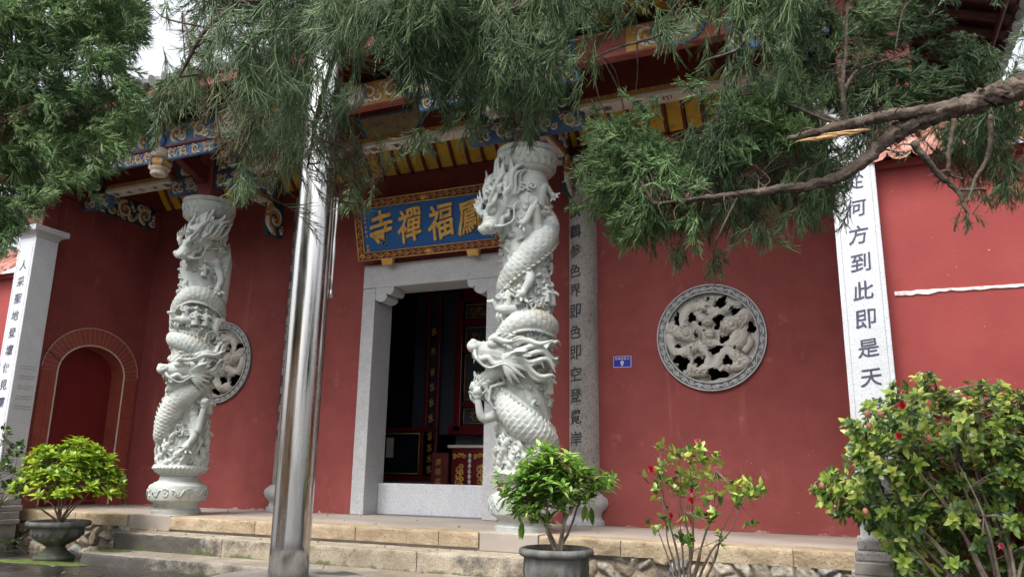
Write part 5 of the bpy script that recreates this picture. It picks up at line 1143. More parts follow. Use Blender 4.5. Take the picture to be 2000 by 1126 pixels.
class Foliage:
    def __init__(s): s.p0 = []; s.p1 = []; s.r = []
    def spray(s, T, pos, d, scale, droop, g):
        p0, p1, r = T; d = d/np.linalg.norm(d); e = g.normal(size=3); e -= d*np.dot(e, d); e /= np.linalg.norm(e); R = np.stack([d, e, np.cross(d, e)], 0)
        for a, lst in ((p0, s.p0), (p1, s.p1)):
            w = (a*scale) @ R; dist = np.linalg.norm(a*scale, axis=1); w[:, 2] -= droop*dist**1.6; lst.append(w+pos)
        s.r.append(r*scale**.5)
    def mesh(s, name, m, parent, label=None):
        p0 = np.concatenate(s.p0); p1 = np.concatenate(s.p1); r = np.concatenate(s.r)[:, None]; d = p1-p0; d /= np.linalg.norm(d, axis=1)[:, None]+1e-9
        u = np.cross(d, np.array((.31, .55, .77))); u /= np.linalg.norm(u, axis=1)[:, None]+1e-9; w = np.cross(d, u); n = len(p0)
        V = np.empty((n, 6, 3))
        for k in range(3):
            a = 2*math.pi*k/3; o = u*math.cos(a)+w*math.sin(a); V[:, k] = p0+o*r; V[:, 3+k] = p1+o*r*.45
        i = np.arange(n)[:, None]*6
        F = np.concatenate([np.concatenate([i+k, i+(k+1) % 3, i+3+(k+1) % 3, i+3+k], 1) for k in range(3)]+[np.concatenate([i+3, i+4, i+5, i+5], 1)][:0])
        o = np_mesh(name, V.reshape(-1, 3), F, m, parent, True, label); at = o.data.attributes.new('tip', 'FLOAT', 'POINT'); t = np.zeros((n, 6), np.float32); t[1::1, 3:] = .25
        fine_ = r[:, 0]/np.median(r) < .93; t[fine_, 3:] = 1.; t[fine_, :3] = .3; at.data.foreach_set('value', t.ravel()); return o
JUN = leaf_mat('juniper_green', [(0.027, 0.056, 0.027), (0.061, 0.120, 0.046), (0.110, 0.183, 0.071), (0.171, 0.256, 0.104)], .55, .22, 1.6, .55, .4, True)
JUNL = leaf_mat('juniper_bright_green', [(0.055, 0.127, 0.051), (0.119, 0.239, 0.086), (0.222, 0.373, 0.129), (0.349, 0.508, 0.201)], .5, .25, 1.6, .6, .45, True)
JUND = leaf_mat('juniper_dry', [(.06, .04, .025), (.11, .075, .04), (.15, .12, .06)], .7, .1, 2, .6, .3)
g = np.random.default_rng(21)
TA = [spray_template(100+k, .22, 8, .115, .075, 2, .6, .0027) for k in range(8)]        # long hanging tassels
TB = [spray_template(200+k, .17, 10, .085, .048, 3, .7, .0032) for k in range(8)]         # dense bushy tufts
TN = [spray_template(300+k, .24, 8, .12, .085, 2, .6, .0021) for k in range(6)]         # nearer, thinner
rt, dn, fwd = CM[:, 0], CM[:, 1], CM[:, 2]
def fill(F, Ts, poly, n, d0, d1, dr, scale=1, droop=.2, spread=.5, radial=None, thin=(), dead=None, pd=.05, clump=9, cs=.085):
    """sprays in clumps: each clump fans out from one twig end"""
    xy, dd = scatter(poly, max(3, int(n/clump)), d0, d1, g, thin); pts = []; ln = .3*scale if Ts is not TB else .2*scale
    for (x, y), d in zip(xy, dd):
        v = np.array(dr, float)
        if radial: v = v+np.array((x-radial[0], y-radial[1]))/(abs(x-radial[0])+abs(y-radial[1])+40)*radial[2]
        v = v/(np.linalg.norm(v)+1e-6); w0 = rt*v[0]+dn*v[1]+g.normal(0, spread*.75, 3); w0 /= np.linalg.norm(w0); c = PX(x, y, d); isd = dead is not None and g.random() < pd; big = g.uniform(.75, 1.15)
        for k in range(g.poisson(clump)):
            w = w0+g.normal(0, spread*.7, 3); w /= np.linalg.norm(w); p = c+g.normal(0, cs*scale, 3)-w*ln*.62
            (dead if isd and g.random() < .6 else F).spray(Ts[g.integers(len(Ts))], p, w, scale*big*g.uniform(.7, 1.15), droop, g)
        pts += [c-w0*ln*.5, c]
    return pts
def limb(b, P, rad, n=10, ns=None, rough=.16, seed=0):
    r = np.random.default_rng(seed); ns = ns or 10*len(P); Q = np.array(cat_rom(P, ns)); R = np.interp(np.linspace(0, 1, ns), np.linspace(0, 1, len(rad)), rad)
    Q += r.normal(0, 1, Q.shape)*R[:, None]*rough; k0 = b.n; b.tube(Q, R, n)
    v = b.v[-1]; c = np.repeat(Q, n, 0); ang = np.tile(np.arange(n), ns); w = 1+rough*np.sin(ang*2.1+np.repeat(np.arange(ns), n)*.35)+r.normal(0, rough*.8, len(v)); b.v[-1] = c+(v-c)*w[:, None]; return Q
def connect(b, pts, skel, every, r0, seed):
    r = np.random.default_rng(seed)
    for p in pts[::every]:
        k = np.argmin(np.linalg.norm(skel-p, axis=1)); k = max(0, k-r.integers(0, 4)); q = skel[k]
        if np.linalg.norm(q-p) > .55: continue
        m_ = (p+q)/2+r.normal(0, .05, 3)+(0, 0, .04); limb(b, [q, m_, p], [r0, r0*.7, r0*.35], 5, 8, .15, int(r.integers(1e6)))
# ---- left tree
tl = thing('juniper_tree', tuple(PX(-420, 1100, 6.6)*(1, 1, 0)+np.array((0, 0, GZ))), 'bushy bright green juniper filling the top left corner', 'tree', 'juniper trees in front of the temple')
F = Foliage(); D = Foliage()
PA = [(-420, -140), (268, -140), (272, 40), (225, 130), (255, 175), (272, 210), (262, 235), (225, 290), (185, 345), (130, 360), (75, 390), (30, 440), (5, 480), (-420, 560)]
thinA = [([(200, 60), (262, 40), (262, 150), (240, 190), (190, 170)], .5)]
ptsA = fill(F, TB, PA, 3300, 5.7, 7.6, (.25, .35), 1.15, .25, .6, (-60, 40, 1.3), thinA, D, .03)
# outer tips, brighter: little pointed plumes along the lower right outline
for (x, y) in [(270, 30), (272, 60), (235, 120), (255, 170), (278, 205), (268, 235), (240, 262), (228, 300), (200, 335), (165, 352), (120, 362), (80, 385), (50, 410), (30, 445), (15, 480), (120, 215), (180, 190), (215, 120), (60, 120), (90, 60), (100, 300), (30, 300), (150, 290)]:
    for k in range(9):
        d = g.uniform(5.6, 6.3); p = PX(x-16+g.normal(0, 9), y-10+g.normal(0, 9), d); v = rt*.6+dn*.2+g.normal(0, .45, 3); F.spray(TB[g.integers(8)], p-v/np.linalg.norm(v)*.07, v, 1.0, .15, g)
F.mesh('crown', JUNL, tl); D.mesh('dry_spray', JUND, tl)
b = MB(); base = np.array(tl.location); sk = [limb(b, [base, base+(.05, 0, 1.4), base+(.1, .05, 3), base+(.0, .1, 5.2), base+(.1, .1, 7)], [.2, .17, .14, .1, .04], 14, 40, .06, 3)]
for k, (x, y, d) in enumerate(((250, 160, 6.4), (200, 60, 6.9), (100, 300, 6.3), (-20, 420, 6.3), (150, -60, 6.8), (60, 150, 6.1))):
    sk.append(limb(b, [base+(.06, 0, 2.2+.5*k), (PX(x, y, d)+base+(0, 0, 3+.5*k))/2+(0, 0, .3), PX(x, y, d)], [.06, .035, .008], 8, 24, .12, k))
connect(b, ptsA, np.concatenate(sk), 4, .006, 3); b.build('trunk', BARK, tl, smooth=True)
# ---- right tree, its limbs reaching over the porch front
T0 = PX(2620, 900, 4.9); T0[2] = GZ
tr_ = thing('juniper_tree', tuple(T0), 'juniper with drooping dark sprays and a torn limb reaching in from the right', 'tree', 'juniper trees in front of the temple')
F = Foliage(); FL = Foliage(); D = Foliage(); b = MB(); sk = []
limb(b, [T0, T0+(.03, 0, 1.2), T0+(-.05, 0, 2.6), T0+(-.1, .1, 4.2), T0+(0, .1, 6.5)], [.2, .17, .15, .12, .05], 16, 44, .06, 1)
L1 = [(2480, 40, 4.1), (2250, 90, 4.35), (2000, 170, 4.15), (1880, 207, 4.16), (1760, 252, 4.12), (1640, 345, 4.1), (1500, 372, 4.1), (1370, 387, 4.1), (1275, 398, 4.05)]
sk.append(limb(b, [T0+(-.07, .02, 2.5)]+[PX(*p) for p in L1], [.11, .08, .07, .06, .052, .043, .028, .02, .012, .004], 20, 190, .13, 2))
sk.append(limb(b, [PX(1900, 205, 4.12), PX(1750, 224, 4.1), PX(1640, 247, 4.05), PX(1538, 272, 4.0)], [.035, .03, .026, .012], 16, 60, .13, 4))
small = [([(1780, 278, 4.1), (1830, 335, 4.1), (1868, 372, 4.08), (1888, 415, 4.05)], .02), ([(1868, 372, 4.08), (1925, 372, 4.1), (1900, 418, 4.1)], .009), ([(1862, 232, 4.1), (1852, 330, 4.1), (1880, 350, 4.1)], .013), ([(1935, 225, 4.1), (1930, 300, 4.1), (1905, 350, 4.1), (1890, 395, 4.05)], .014), ([(1652, 252, 4.1), (1645, 170, 4.08), (1652, 100, 4.1), (1655, -60, 4.15)], .014),
         ([(1646, 178, 4.08), (1680, 135, 4.4), (1772, 106, 4.4)], .009), ([(1500, 370, 4.1), (1465, 345, 4.4), (1440, 348, 4.4)], .006), ([(1700, 262, 4.1), (1560, 215, 4.4), (1450, 240, 4.4)], .012), ([(1640, 245, 4.05), (1500, 190, 4.4), (1440, 185, 4.3)], .009), ([(1440, 385, 4.1), (1400, 470, 4.05), (1392, 520, 4.4)], .006),
         ([(1480, -60, 4.7), (1452, 80, 4.15), (1380, 118, 4.15)], .014), ([(1452, 82, 4.15), (1475, 105, 4.15), (1520, 112, 4.15)], .01), ([(1360, -30, 4.1), (1300, 60, 4.4), (1200, 96, 4.3), (1130, 130, 4.3)], .012)]
for k, (P, r) in enumerate(small): sk.append(limb(b, [PX(*p) for p in P], [r, r*.75, r*.3], 8, 24, .14, 30+k))
up = [(2300, -420, 4.9), (1800, -300, 4.7), (1400, -160, 4.4), (1130, -20, 4.1), (1040, 50, 4.0), (1008, 110, 3.95), (1005, 170, 3.9), (1055, 228, 3.9)]
sk.append(limb(b, [T0+(-.1, .05, 3.8)]+[PX(*p) for p in up], [.09, .07, .06, .05, .04, .02, .013, .01, .004], 12, 90, .1, 5))
sk.append(limb(b, [PX(1130, -20, 4.1), PX(1000, 20, 4.0), PX(930, 62, 3.9), PX(830, 78, 3.8), PX(700, 40, 3.6), PX(648, 130, 3.6), PX(618, 235, 3.7), PX(600, 330, 3.7)], [.04, .034, .026, .02, .014, .012, .009, .004], 10, 70, .1, 6))
sk.append(limb(b, [PX(830, 78, 3.8), PX(560, -20, 3.2), PX(420, 40, 3.0), PX(350, 150, 3.0)], [.018, .014, .01, .004], 8, 40, .1, 7))
sk.append(limb(b, [PX(1000, 20, 4.0), PX(900, 140, 3.9), PX(860, 200, 3.9)], [.02, .012, .005], 8, 24, .12, 8))
SK = np.concatenate(sk)
pts = []
pts += fill(F, TN, [(400, -60), (720, -60), (690, 120), (600, 150), (540, 220), (430, 235), (380, 215), (360, 180), (370, 120), (390, 20)], 310, 2.7, 3.7, (-.2, 1), .85, .18, .4, None, [([(300, -40), (600, -40), (560, 130), (300, 170)], .62), ([(585, 110), (690, 110), (685, 340), (580, 340)], .12)], D, .05)
pts += fill(F, TN, [(455, 285), (570, 235), (650, 195), (690, 260), (715, 360), (650, 340), (590, 330), (490, 325)], 80, 3.5, 4.1, (.1, .5), .8, .18, .45, (620, 225, .9), [([(585, 110), (690, 110), (685, 340), (580, 340)], .3)], D, .22)
pts += fill(F, TA, [(660, -60), (1140, -60), (1140, 140), (1080, 190), (1020, 205), (930, 205), (880, 200), (830, 205), (790, 140), (740, 100), (690, 75)], 500, 3.4, 4.9, (0, 1), 1.0, .18, .42, None, [([(585, 60), (690, 60), (685, 340), (580, 340)], .1)], D, .06)
pts += fill(F, TA, [(1040, -60), (1580, -60), (1560, 200), (1440, 140), (1390, 110), (1300, 125), (1190, 120), (1110, 100)], 250, 4.0, 5.3, (-.25, 1), .95, .18, .5, None, [([(1130, -10), (1420, -10), (1420, 70), (1130, 150)], .5)], D, .06)
pts += fill(FL, TB, [(1205, 235), (1235, 270), (1290, 315), (1340, 330), (1335, 430), (1275, 425), (1210, 405), (1170, 370), (1160, 330), (1185, 290)], 520, 4.2, 4.9, (-.25, .1), .95, .3, .45, (1290, 350, 1.2), (), D, .04)
pts += fill(F, TA, [(1325, 310), (1370, 270), (1420, 210), (1520, 180), (1600, 215), (1720, 235), (1690, 330), (1590, 350), (1500, 385), (1430, 400), (1370, 415), (1320, 400)], 260, 4.3, 5.2, (-.3, .55), .9, .18, .55, None, [([(1520, 235), (1700, 250), (1640, 330), (1520, 330)], .4)], D, .06)
pts += fill(FL, TB, [(1420, 200), (1500, 190), (1560, 230), (1480, 290), (1380, 300)], 150, 4.2, 4.7, (-.2, -.4), .95, .2, .5, None, (), D, .05)
pts += fill(F, TB, [(1570, -60), (1830, -60), (1868, 60), (1850, 170), (1800, 220), (1700, 235), (1620, 230), (1540, 190)], 330, 4.4, 5.3, (.3, -.2), .95, .25, .55, (1660, 150, .8), [([(1750, 0), (1870, 0), (1870, 60), (1780, 50)], .4)], D, .05)
pts += fill(F, TA, [(1890, 200), (2300, 180), (2300, 400), (2010, 370), (1960, 350), (1900, 320), (1850, 290), (1800, 250)], 200, 4.2, 5.0, (.1, 1), .85, .18, .4, None, (), D, .1)
pts += fill(F, TA, [(1830, 250), (2010, 200), (2100, 330), (1990, 350), (1900, 330)], 130, 4.65, 5.1, (0, 1), .8, .3, .4, None, (), D, .08)
pts += fill(F, TA, [(890, 100), (1020, 100), (1030, 185), (900, 185)], 90, 3.7, 4.6, (0, 1), .95, .2, .42)
pts += fill(F, TB, [(1870, 130), (1960, 110), (2060, 90), (2060, 170), (1900, 190)], 50, 4.4, 4.9, (.2, -.7), .8, .2, .4)
pts += fill(F, TN, [(1965, 10), (2120, -40), (2120, 90), (1990, 60)], 24, 4.0, 4.6, (-.6, .2), .7, .18, .4)
pts += fill(F, TA, [(1580, -400), (2500, -400), (2400, -80), (1600, -80)], 240, 4.3, 5.6, (0, 1), 1.1, .18, .5)
for (x, y, n_, L) in ((1395, 500, 5, .5), (1405, 480, 3, .4), (1900, 360, 6, .5), (1965, 345, 8, .6), (1890, 410, 4, .4), (690, 370, 6, .6), (715, 330, 5, .5), (480, 330, 6, .6), (340, 150, 7, .8), (320, 190, 6, .7), (365, 110, 6, .8), (1040, 225, 8, .6), (930, 225, 6, .6), (830, 250, 9, .6), (1330, 470, 5, .6), (1560, 400, 8, .6), (1480, 430, 8, .6)):
    for k in range(n_): v = dn+rt*g.normal(0, .4)+fwd*g.normal(0, .4); F.spray(TA[g.integers(8)], PX(x+g.normal(0, 10), y+g.normal(0, 6), 4.3+g.normal(0, .1)), v, L*g.uniform(.8, 1.2), .2, g)
pts += fill(F, TA, [(1330, 395), (1420, 390), (1520, 385), (1640, 360), (1620, 395), (1540, 425), (1450, 440), (1380, 450), (1320, 435)], 110, 4.3, 4.8, (-.15, 1), .72, .2, .45, None, (), D, .06)
pts += fill(F, TA, [(1150, 380), (1300, 430), (1330, 450), (1260, 455), (1190, 420)], 45, 4.3, 4.8, (-.2, 1), .7, .2, .4)
F.mesh('crown', JUN, tr_); FL.mesh('bright_sprays', JUNL, tr_, 'bright green bushy tip of the lower limb'); D.mesh('dry_spray', JUND, tr_)
connect(b, pts, SK, 2, .0045, 9)
r = np.random.default_rng(12)
for k in range(60):                              # bare crooked dead twiglets along the limbs
    q = SK[r.integers(20, len(SK))]; d = r.normal(0, 1, 3); d /= np.linalg.norm(d); L = r.uniform(.06, .22); limb(b, [q, q+d*L*.5+r.normal(0, .02, 3), q+d*L+r.normal(0, .04, 3)], [.005, .0035, .0012], 5, 10, .15, k)
b.build('trunk', BARK, tr_, smooth=True)
mb = MB(); r = np.random.default_rng(3)
for k in range(16):                              # splintered fibres
    x0, x1 = r.uniform(1640, 1705), r.uniform(1548, 1610); yy = r.uniform(-5, 5); P = [PX(x, 277-(x-1548)*.165+yy*(1-abs(x-1625)/90)+r.normal(0, .8), 3.965+r.uniform(-.012, .012)) for x in np.linspace(x0, x1, 6)]
    mb.tube(cat_rom(P, 10), np.interp(np.linspace(0, 1, 10), [0, .3, .8, 1], [.001, .006, .005, .001]), 5)
mb.build('torn_wood', RAWW, tr_, smooth=True)['label'] = 'pale torn wood on the broken limb'
# ================================================================== POTS AND SHRUBS
def leaf_geo(L, w, curl, fold):
    """a leaf along +x, folded on its midrib and bent down; 5 cross rows"""
    V = []; t = np.array([0, .22, .5, .78, 1.]); ww = np.array([.12, .8, 1., .62, .03])*w
    for a, q in zip(t, ww): z = -curl*L*a*a; V += [(L*a, -q, z+fold*q), (L*a, 0, z), (L*a, q, z+fold*q)]
    F = [f for i in range(4) for f in ((3*i, 3*i+1, 3*i+4, 3*i+3), (3*i+1, 3*i+2, 3*i+5, 3*i+4))]
    return np.array(V), np.array(F)
class Leaves:
    def __init__(s): s.V = []; s.F = []; s.n = 0
    def add(s, pos, d, up, L, w, curl, fold):
        V, F = leaf_geo(L, w, curl, fold); d = d/np.linalg.norm(d); u = up-d*np.dot(up, d); u /= np.linalg.norm(u)+1e-9
        s.V.append(np.array(pos)+V @ np.stack([d, np.cross(u, d), u])); s.F.append(F+s.n); s.n += len(V)
    def rosette(s, pos, d, n, L, w, r, open_=.9, curl=.25, tipup=.3):
        d = d/np.linalg.norm(d); e = np.cross(d, (.3, .9, .2)); e /= np.linalg.norm(e); f = np.cross(d, e); a0 = r.uniform(0, 6.28)
        for k in range(n):
            a = a0+k*2.4; o = open_*(1.15-.6*k/n)+r.normal(0, .12); dd = d*math.cos(o)+(e*math.cos(a)+f*math.sin(a))*math.sin(o); s.add(pos-d*.012*(n-k)*.5, dd, d*.9+np.array((0, 0, .35)), L*r.uniform(.55, 1.2)*(1-.35*k/n), w*r.uniform(.85, 1.15), curl*r.uniform(.3, 1.6), .25)
    def mesh(s, name, m, parent): return np_mesh(name, np.concatenate(s.V), np.concatenate(s.F), m, parent, True)
LIME = leaf_mat('lime_leaf', [(.1, .19, .012), (.2, .33, .018), (.33, .46, .03), (.42, .52, .06)], .36, .35, 2, .55)
MIDG = leaf_mat('mid_green_leaf', [(.08, .19, .03), (.16, .32, .048), (.26, .44, .075), (.38, .53, .13)], .32, .3, 2, .55)
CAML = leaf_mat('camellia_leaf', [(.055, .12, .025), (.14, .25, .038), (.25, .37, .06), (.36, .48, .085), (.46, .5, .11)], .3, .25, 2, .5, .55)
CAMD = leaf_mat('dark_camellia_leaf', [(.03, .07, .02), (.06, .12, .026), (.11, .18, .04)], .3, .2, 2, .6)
PETAL = leaf_mat('red_petal', [(.38, .012, .025), (.55, .03, .045), (.66, .08, .09)], .5, .25, 6, .4)
PINKM = leaf_mat('pink_petal', [(.6, .1, .16), (.75, .2, .26)], .5, .25, 6, .4)
BUDM = mat('flower_bud', [(.3, .09, .06), (.45, .2, .12)], 20, .5)
PETIO = mat('green_stem', [(.1, .12, .04), (.2, .2, .08)], 9, .6)
def stems_of(base, tips, b, r, r0, forks=1, kink=.05, hub=None):
    """woody stems from the base to each tip, through a shared hub"""
    out_ = []
    for p in tips:
        p = np.array(p, float); q = np.array(base, float)+r.normal(0, r0*1.2, 3)*(1, 1, 0); m1 = q+(p-q)*.38+(0, 0, .05)+r.normal(0, kink, 3); m2 = q+(p-q)*.72+r.normal(0, kink, 3)
        limb(b, [q, m1, m2, p], [r0, r0*.75, r0*.5, r0*.28], 6, 18, .1, int(r.integers(1e6))); out_.append((m1, m2, p))
    return out_
def pot_fluted(prof, c, n, flute0, flute1, amp, cnt):
    def md(a, z):
        if flute0 < z < flute1:
            t = math.sin(math.pi*(z-flute0)/(flute1-flute0)); return 1+amp*t*(abs(math.sin(cnt*a/2))-.5)
        return 1
    b = MB(); b.lathe(prof, c, n, mod=md); return b
def urn(c, rim_z, R, label, tall):
    """stone urn: fluted bowl with a rolled lip, on a waisted foot when tall"""
    t = thing('stone_pot', (c[0], c[1], GZ), label, 'plant pot', 'stone plant pots before the steps'); H = rim_z-GZ; o = (c[0], c[1], GZ)
    if tall: pr = [(R*.62, 0), (R*.64, .035), (R*.6, .065), (R*.52, .07), (R*.5, .085), (R*.38, .12), (R*.3, .16), (R*.3, .185), (R*.36, .2), (R*.5, .225), (R*.66, .265), (R*.78, .32), (R*.82, .37), (R*.8, H-.075)]
    else: pr = [(R*.46, 0), (R*.48, .03), (R*.55, .09), (R*.7, .17), (R*.82, .26), (R*.87, .36), (R*.86, H-.08)]
    z0, z1 = (.225, H-.09) if tall else (.05, H-.1)
    dense = []
    for (a, b_) in zip(pr[:-1], pr[1:]):
        for k in range(4): dense.append((a[0]+(b_[0]-a[0])*k/4, a[1]+(b_[1]-a[1])*k/4))
    dense.append(pr[-1])
    b = pot_fluted(dense, o, 120, z0, z1, .05, 22); bowl = b.build('bowl', POT, t, smooth=True, auto=50)
    b = MB(); b.lathe([(R*.8, H-.085), (R*.9, H-.08), (R*.99, H-.06), (R*1.01, H-.035), (R*.98, H-.008), (R*.92, H), (R*.87, H-.006), (R*.84, H-.04), (R*.83, H-.09)], o, 72, mod=lambda a, z: 1+.006*math.sin(7*a)+.004*math.sin(17*a)); b.build('rim', POT, t, smooth=True)
    b = MB(); r = np.random.default_rng(int(R*100)); n = 40
    for k in range(22):                            # carved arches round the bowl
        a = 2*math.pi*k/22; w = 2*math.pi/22*.46; zz = H*(.62 if tall else .56); rr = R*(.815 if tall else .85)
        b.tube([np.array(o)+(math.cos(a+x)*rr*(1-.02*abs(x/w)), math.sin(a+x)*rr*(1-.02*abs(x/w)), zz+.045*(1-(x/w)**2)+.0) for x in np.linspace(-w, w, 9)], .007, 5)
    b.build('arch_relief', POT, bowl, smooth=True)
    b = MB(); v = [(o[0], o[1], GZ+H-.045)]
    for k in range(n): a = 2*math.pi*k/n; v.append((o[0]+R*.84*math.cos(a), o[1]+R*.84*math.sin(a), GZ+H-.06+r.uniform(-.008, .012)))
    b.add(v, [(0, 1+k, 1+(k+1) % n) for k in range(n)]); 
    for k in range(60): a, q = r.uniform(0, 6.28), R*.8*math.sqrt(r.random()); b.ball((o[0]+q*math.cos(a), o[1]+q*math.sin(a), GZ+H-.05), r.uniform(.008, .02), 6, 4)
    b.build('soil', SOIL, t); return t
urn((-9.93, 7.5), -.055, .39, 'dark mossy stone urn on a waisted foot at the left end of the steps', True)
urn((-2.66, 7.2), .0, .355, 'grey weathered stone bowl planter in front of the right dragon column', False)
# ---- lime green shrub in the left urn
r = np.random.default_rng(3); base = np.array((-9.93, 7.5, -.1)); t = thing('potted_shrub', tuple(base), 'lime green domed shrub growing in the left urn', 'shrub', 'shrubs in the stone pots')
tips = []
for k in range(260):
    a = r.uniform(0, 6.28); q = math.sqrt(r.random()); x = q*math.cos(a)*.8; y = q*math.sin(a)*.62; z = .42+.68*math.sqrt(max(0, 1-q*q))*r.uniform(.55, 1.08)+(-.18 if q > .8 else 0)*r.random(); tips.append(base+(x+.08, y, z))
b = MB(); main = [base+(.62*math.cos(a)*s, .5*math.sin(a)*s, .5+.12*math.sin(3*a)) for a, s in zip(np.linspace(0, 6.28, 10)[:-1], (.9, .5, 1, .6, .9, .4, 1, .7, .3))]
st = stems_of(base, main, b, r, .014); hubs = np.array([q for s in st for q in s])
for p in tips: q = hubs[np.argmin(np.linalg.norm(hubs-p, axis=1))]; limb(b, [q, (q+p)/2+r.normal(0, .02, 3), p], [.006, .004, .002], 4, 8, .1, 1)
b.build('stems', TWIGM, t, smooth=True); Lv = Leaves()
for p in tips: d = (p-base)*(.8, .8, .9)+(0, 0, .25); Lv.rosette(p, d, r.integers(8, 12), .135, .027, r, 1.05, .3)
Lv.mesh('leaves', LIME, t)
# ---- mid green shrub in the right pot: an open bush on a few upright stems
r = np.random.default_rng(8); base = np.array((-2.66, 7.2, -.05)); t = thing('potted_shrub', tuple(base), 'mid green glossy shrub on bare stems in the right stone pot', 'shrub', 'shrubs in the stone pots')
tips = []
def tp(px, py, dy=0): return PX(px, py, 7.5+dy)
cl = [(1075, 895, 55, 26), (1030, 925, 45, 30), (1000, 960, 24, 16), (1075, 935, 70, 40), (1130, 930, 45, 26), (1170, 945, 30, 18), (1185, 930, 15, 12), (1040, 975, 50, 24), (1100, 965, 45, 22), (1015, 1000, 20, 10), (1060, 1010, 26, 10), (1150, 965, 26, 12)]
for (x, y, w, h) in cl:
    for k in range(max(5, int(w*h/42))): tips.append(tp(x+r.normal(0, w*.42), y+r.normal(0, h*.42), r.normal(0, .16)))
b = MB(); main = [tp(x, y, dy) for x, y, dy in ((1075, 900, 0), (1020, 940, .1), (1140, 935, -.1), (1175, 945, .1), (1045, 975, -.15), (1100, 940, .2), (1060, 950, -.2))]
st = stems_of(base, main, b, r, .016, kink=.03); hubs = np.array([q for s in st for q in s[1:]])
for p in tips: q = hubs[np.argmin(np.linalg.norm(hubs-p, axis=1))]; limb(b, [q, (q+p)/2+r.normal(0, .02, 3), p], [.007, .005, .0025], 4, 8, .1, 1)
b.build('stems', TWIGM, t, smooth=True); Lv = Leaves()
for p in tips: Lv.rosette(p, (p-base)*(.7, .7, .5)+(0, 0, .25)+r.normal(0, .1, 3), r.integers(8, 12), .135, .021, r, 1.1, .35)
for (x, y) in ((1143, 985), (1155, 990), (1020, 1018)): 
    for k in range(2): Lv.add(tp(x, y), np.array((r.normal(0, .1), r.normal(0, .1), -1)), np.array((0, -1., .2)), .17, .028, .1, .2)
Lv.mesh('leaves', MIDG, t)
def flower(c, d, R, m, parent, r, name='flower'):
    L_ = Leaves(); d = np.array(d, float); d /= np.linalg.norm(d)
    for ring, (n, o, s) in enumerate(((4, .35, .7), (5, .8, .95), (6, 1.2, 1.05))):
        e = np.cross(d, (.2, .3, .93)); e /= np.linalg.norm(e); f = np.cross(d, e)
        for k in range(n): a = k*2*math.pi/n+ring*.5; dd = d*math.cos(o)+(e*math.cos(a)+f*math.sin(a))*math.sin(o); L_.add(c, dd, d, R*s*r.uniform(.85, 1.1), R*.42, -.25, .35)
    L_.mesh(name, m, parent)
# ---- sparse young camellia in front of the rubble wall
r = np.random.default_rng(15); base = np.array((-1.53, 7.45, GZ)); D0 = float((base-CAM) @ fwd)
t = thing('camellia_bush', tuple(base), 'sparse leggy camellia with pale bare stems and a few red flowers', 'bush', 'camellias before the platform')
def tq(px, py, s=.12): return PX(px, py, D0+r.normal(0, s))
tp_px = [(1300, 868), (1330, 880), (1275, 920), (1290, 940), (1345, 890), (1360, 872), (1370, 900), (1390, 905), (1320, 915), (1400, 895), (1395, 930), (1350, 930), (1310, 950), (1330, 970), (1295, 975), (1360, 955), (1385, 960), (1340, 940), (1450, 935), (1470, 950), (1440, 960), (1485, 955), (1430, 975), (1465, 970), (1445, 945), (1280, 1035), (1320, 1040), (1345, 1050), (1395, 1045), (1390, 1020), (1300, 1000), (1375, 1000), (1415, 965), (1350, 1000), (1475, 1020), (1365, 880), (1285, 905), (1318, 890), (1405, 940), (1310, 930), (1375, 925)]
tips = [tq(x, y) for x, y in tp_px]; b = MB(); main = [tq(x, y) for x, y in ((1290, 900), (1340, 880), (1375, 880), (1400, 920), (1320, 960), (1465, 945), (1440, 975), (1285, 1035), (1350, 930), (1300, 985), (1390, 1000))]
st = stems_of(base, main, b, r, .013, kink=.035); hubs = np.array([q for s in st for q in s])
for p in tips: q = hubs[np.argmin(np.linalg.norm(hubs-p, axis=1))]; limb(b, [q, (q+p)/2+r.normal(0, .015, 3), p], [.006, .004, .002], 4, 8, .1, 1)
for k in range(26): q = hubs[r.integers(len(hubs))]; d = r.normal(0, 1, 3)+(0, 0, .6); limb(b, [q, q+d*.06, q+d*.13+r.normal(0, .02, 3)], [.004, .003, .001], 4, 8, .1, k)
b.build('stems', TWIGM, t, smooth=True); Lv = Leaves()
for p in tips:
    for k in range(3): pp = p+r.normal(0, .04, 3); Lv.rosette(pp, np.array((0, 0, .6))+r.normal(0, .5, 3), r.integers(4, 6), .085, .022, r, 1.1, .2)
Lv.mesh('leaves', CAML, t)
for (x, y, R, m) in ((1271, 917, .042, PETAL), (1352, 958, .03, PETAL), (1350, 977, .04, PETAL), (1363, 862, .034, PINKM), (1311, 1007, .032, PETAL)): flower(PX(x, y, D0-.12), (r.normal(0, .4), -1, .35), R, m, t, r)
# ---- big camellia at the right
r = np.random.default_rng(25); base = np.array((.95, 6.85, GZ)); t = thing('camellia_bush', tuple(base), 'large dense camellia hiding the foot of the right granite pillar', 'bush', 'camellias before the platform')
poly = [(1590, 950), (1640, 925), (1670, 930), (1660, 880), (1650, 825), (1700, 790), (1740, 760), (1810, 735), (1870, 770), (1920, 745), (1990, 765), (2060, 750), (2180, 800), (2240, 930), (2220, 1090), (2080, 1150), (1990, 1140), (1930, 1110), (1900, 1140), (1850, 1100), (1800, 1150), (1780, 1160), (1790, 1150), (1740, 1120), (1720, 1060), (1650, 1010), (1600, 985)]
xy, dd = scatter(poly, 760, 5.6, 6.9, r, [([(1900, 1010), (2000, 1010), (2000, 1100), (1880, 1100)], .5), ([(1700, 900), (1780, 880), (1780, 960), (1720, 980)], .55)])
tips = [PX(x, y, d) for (x, y), d in zip(xy, dd)]
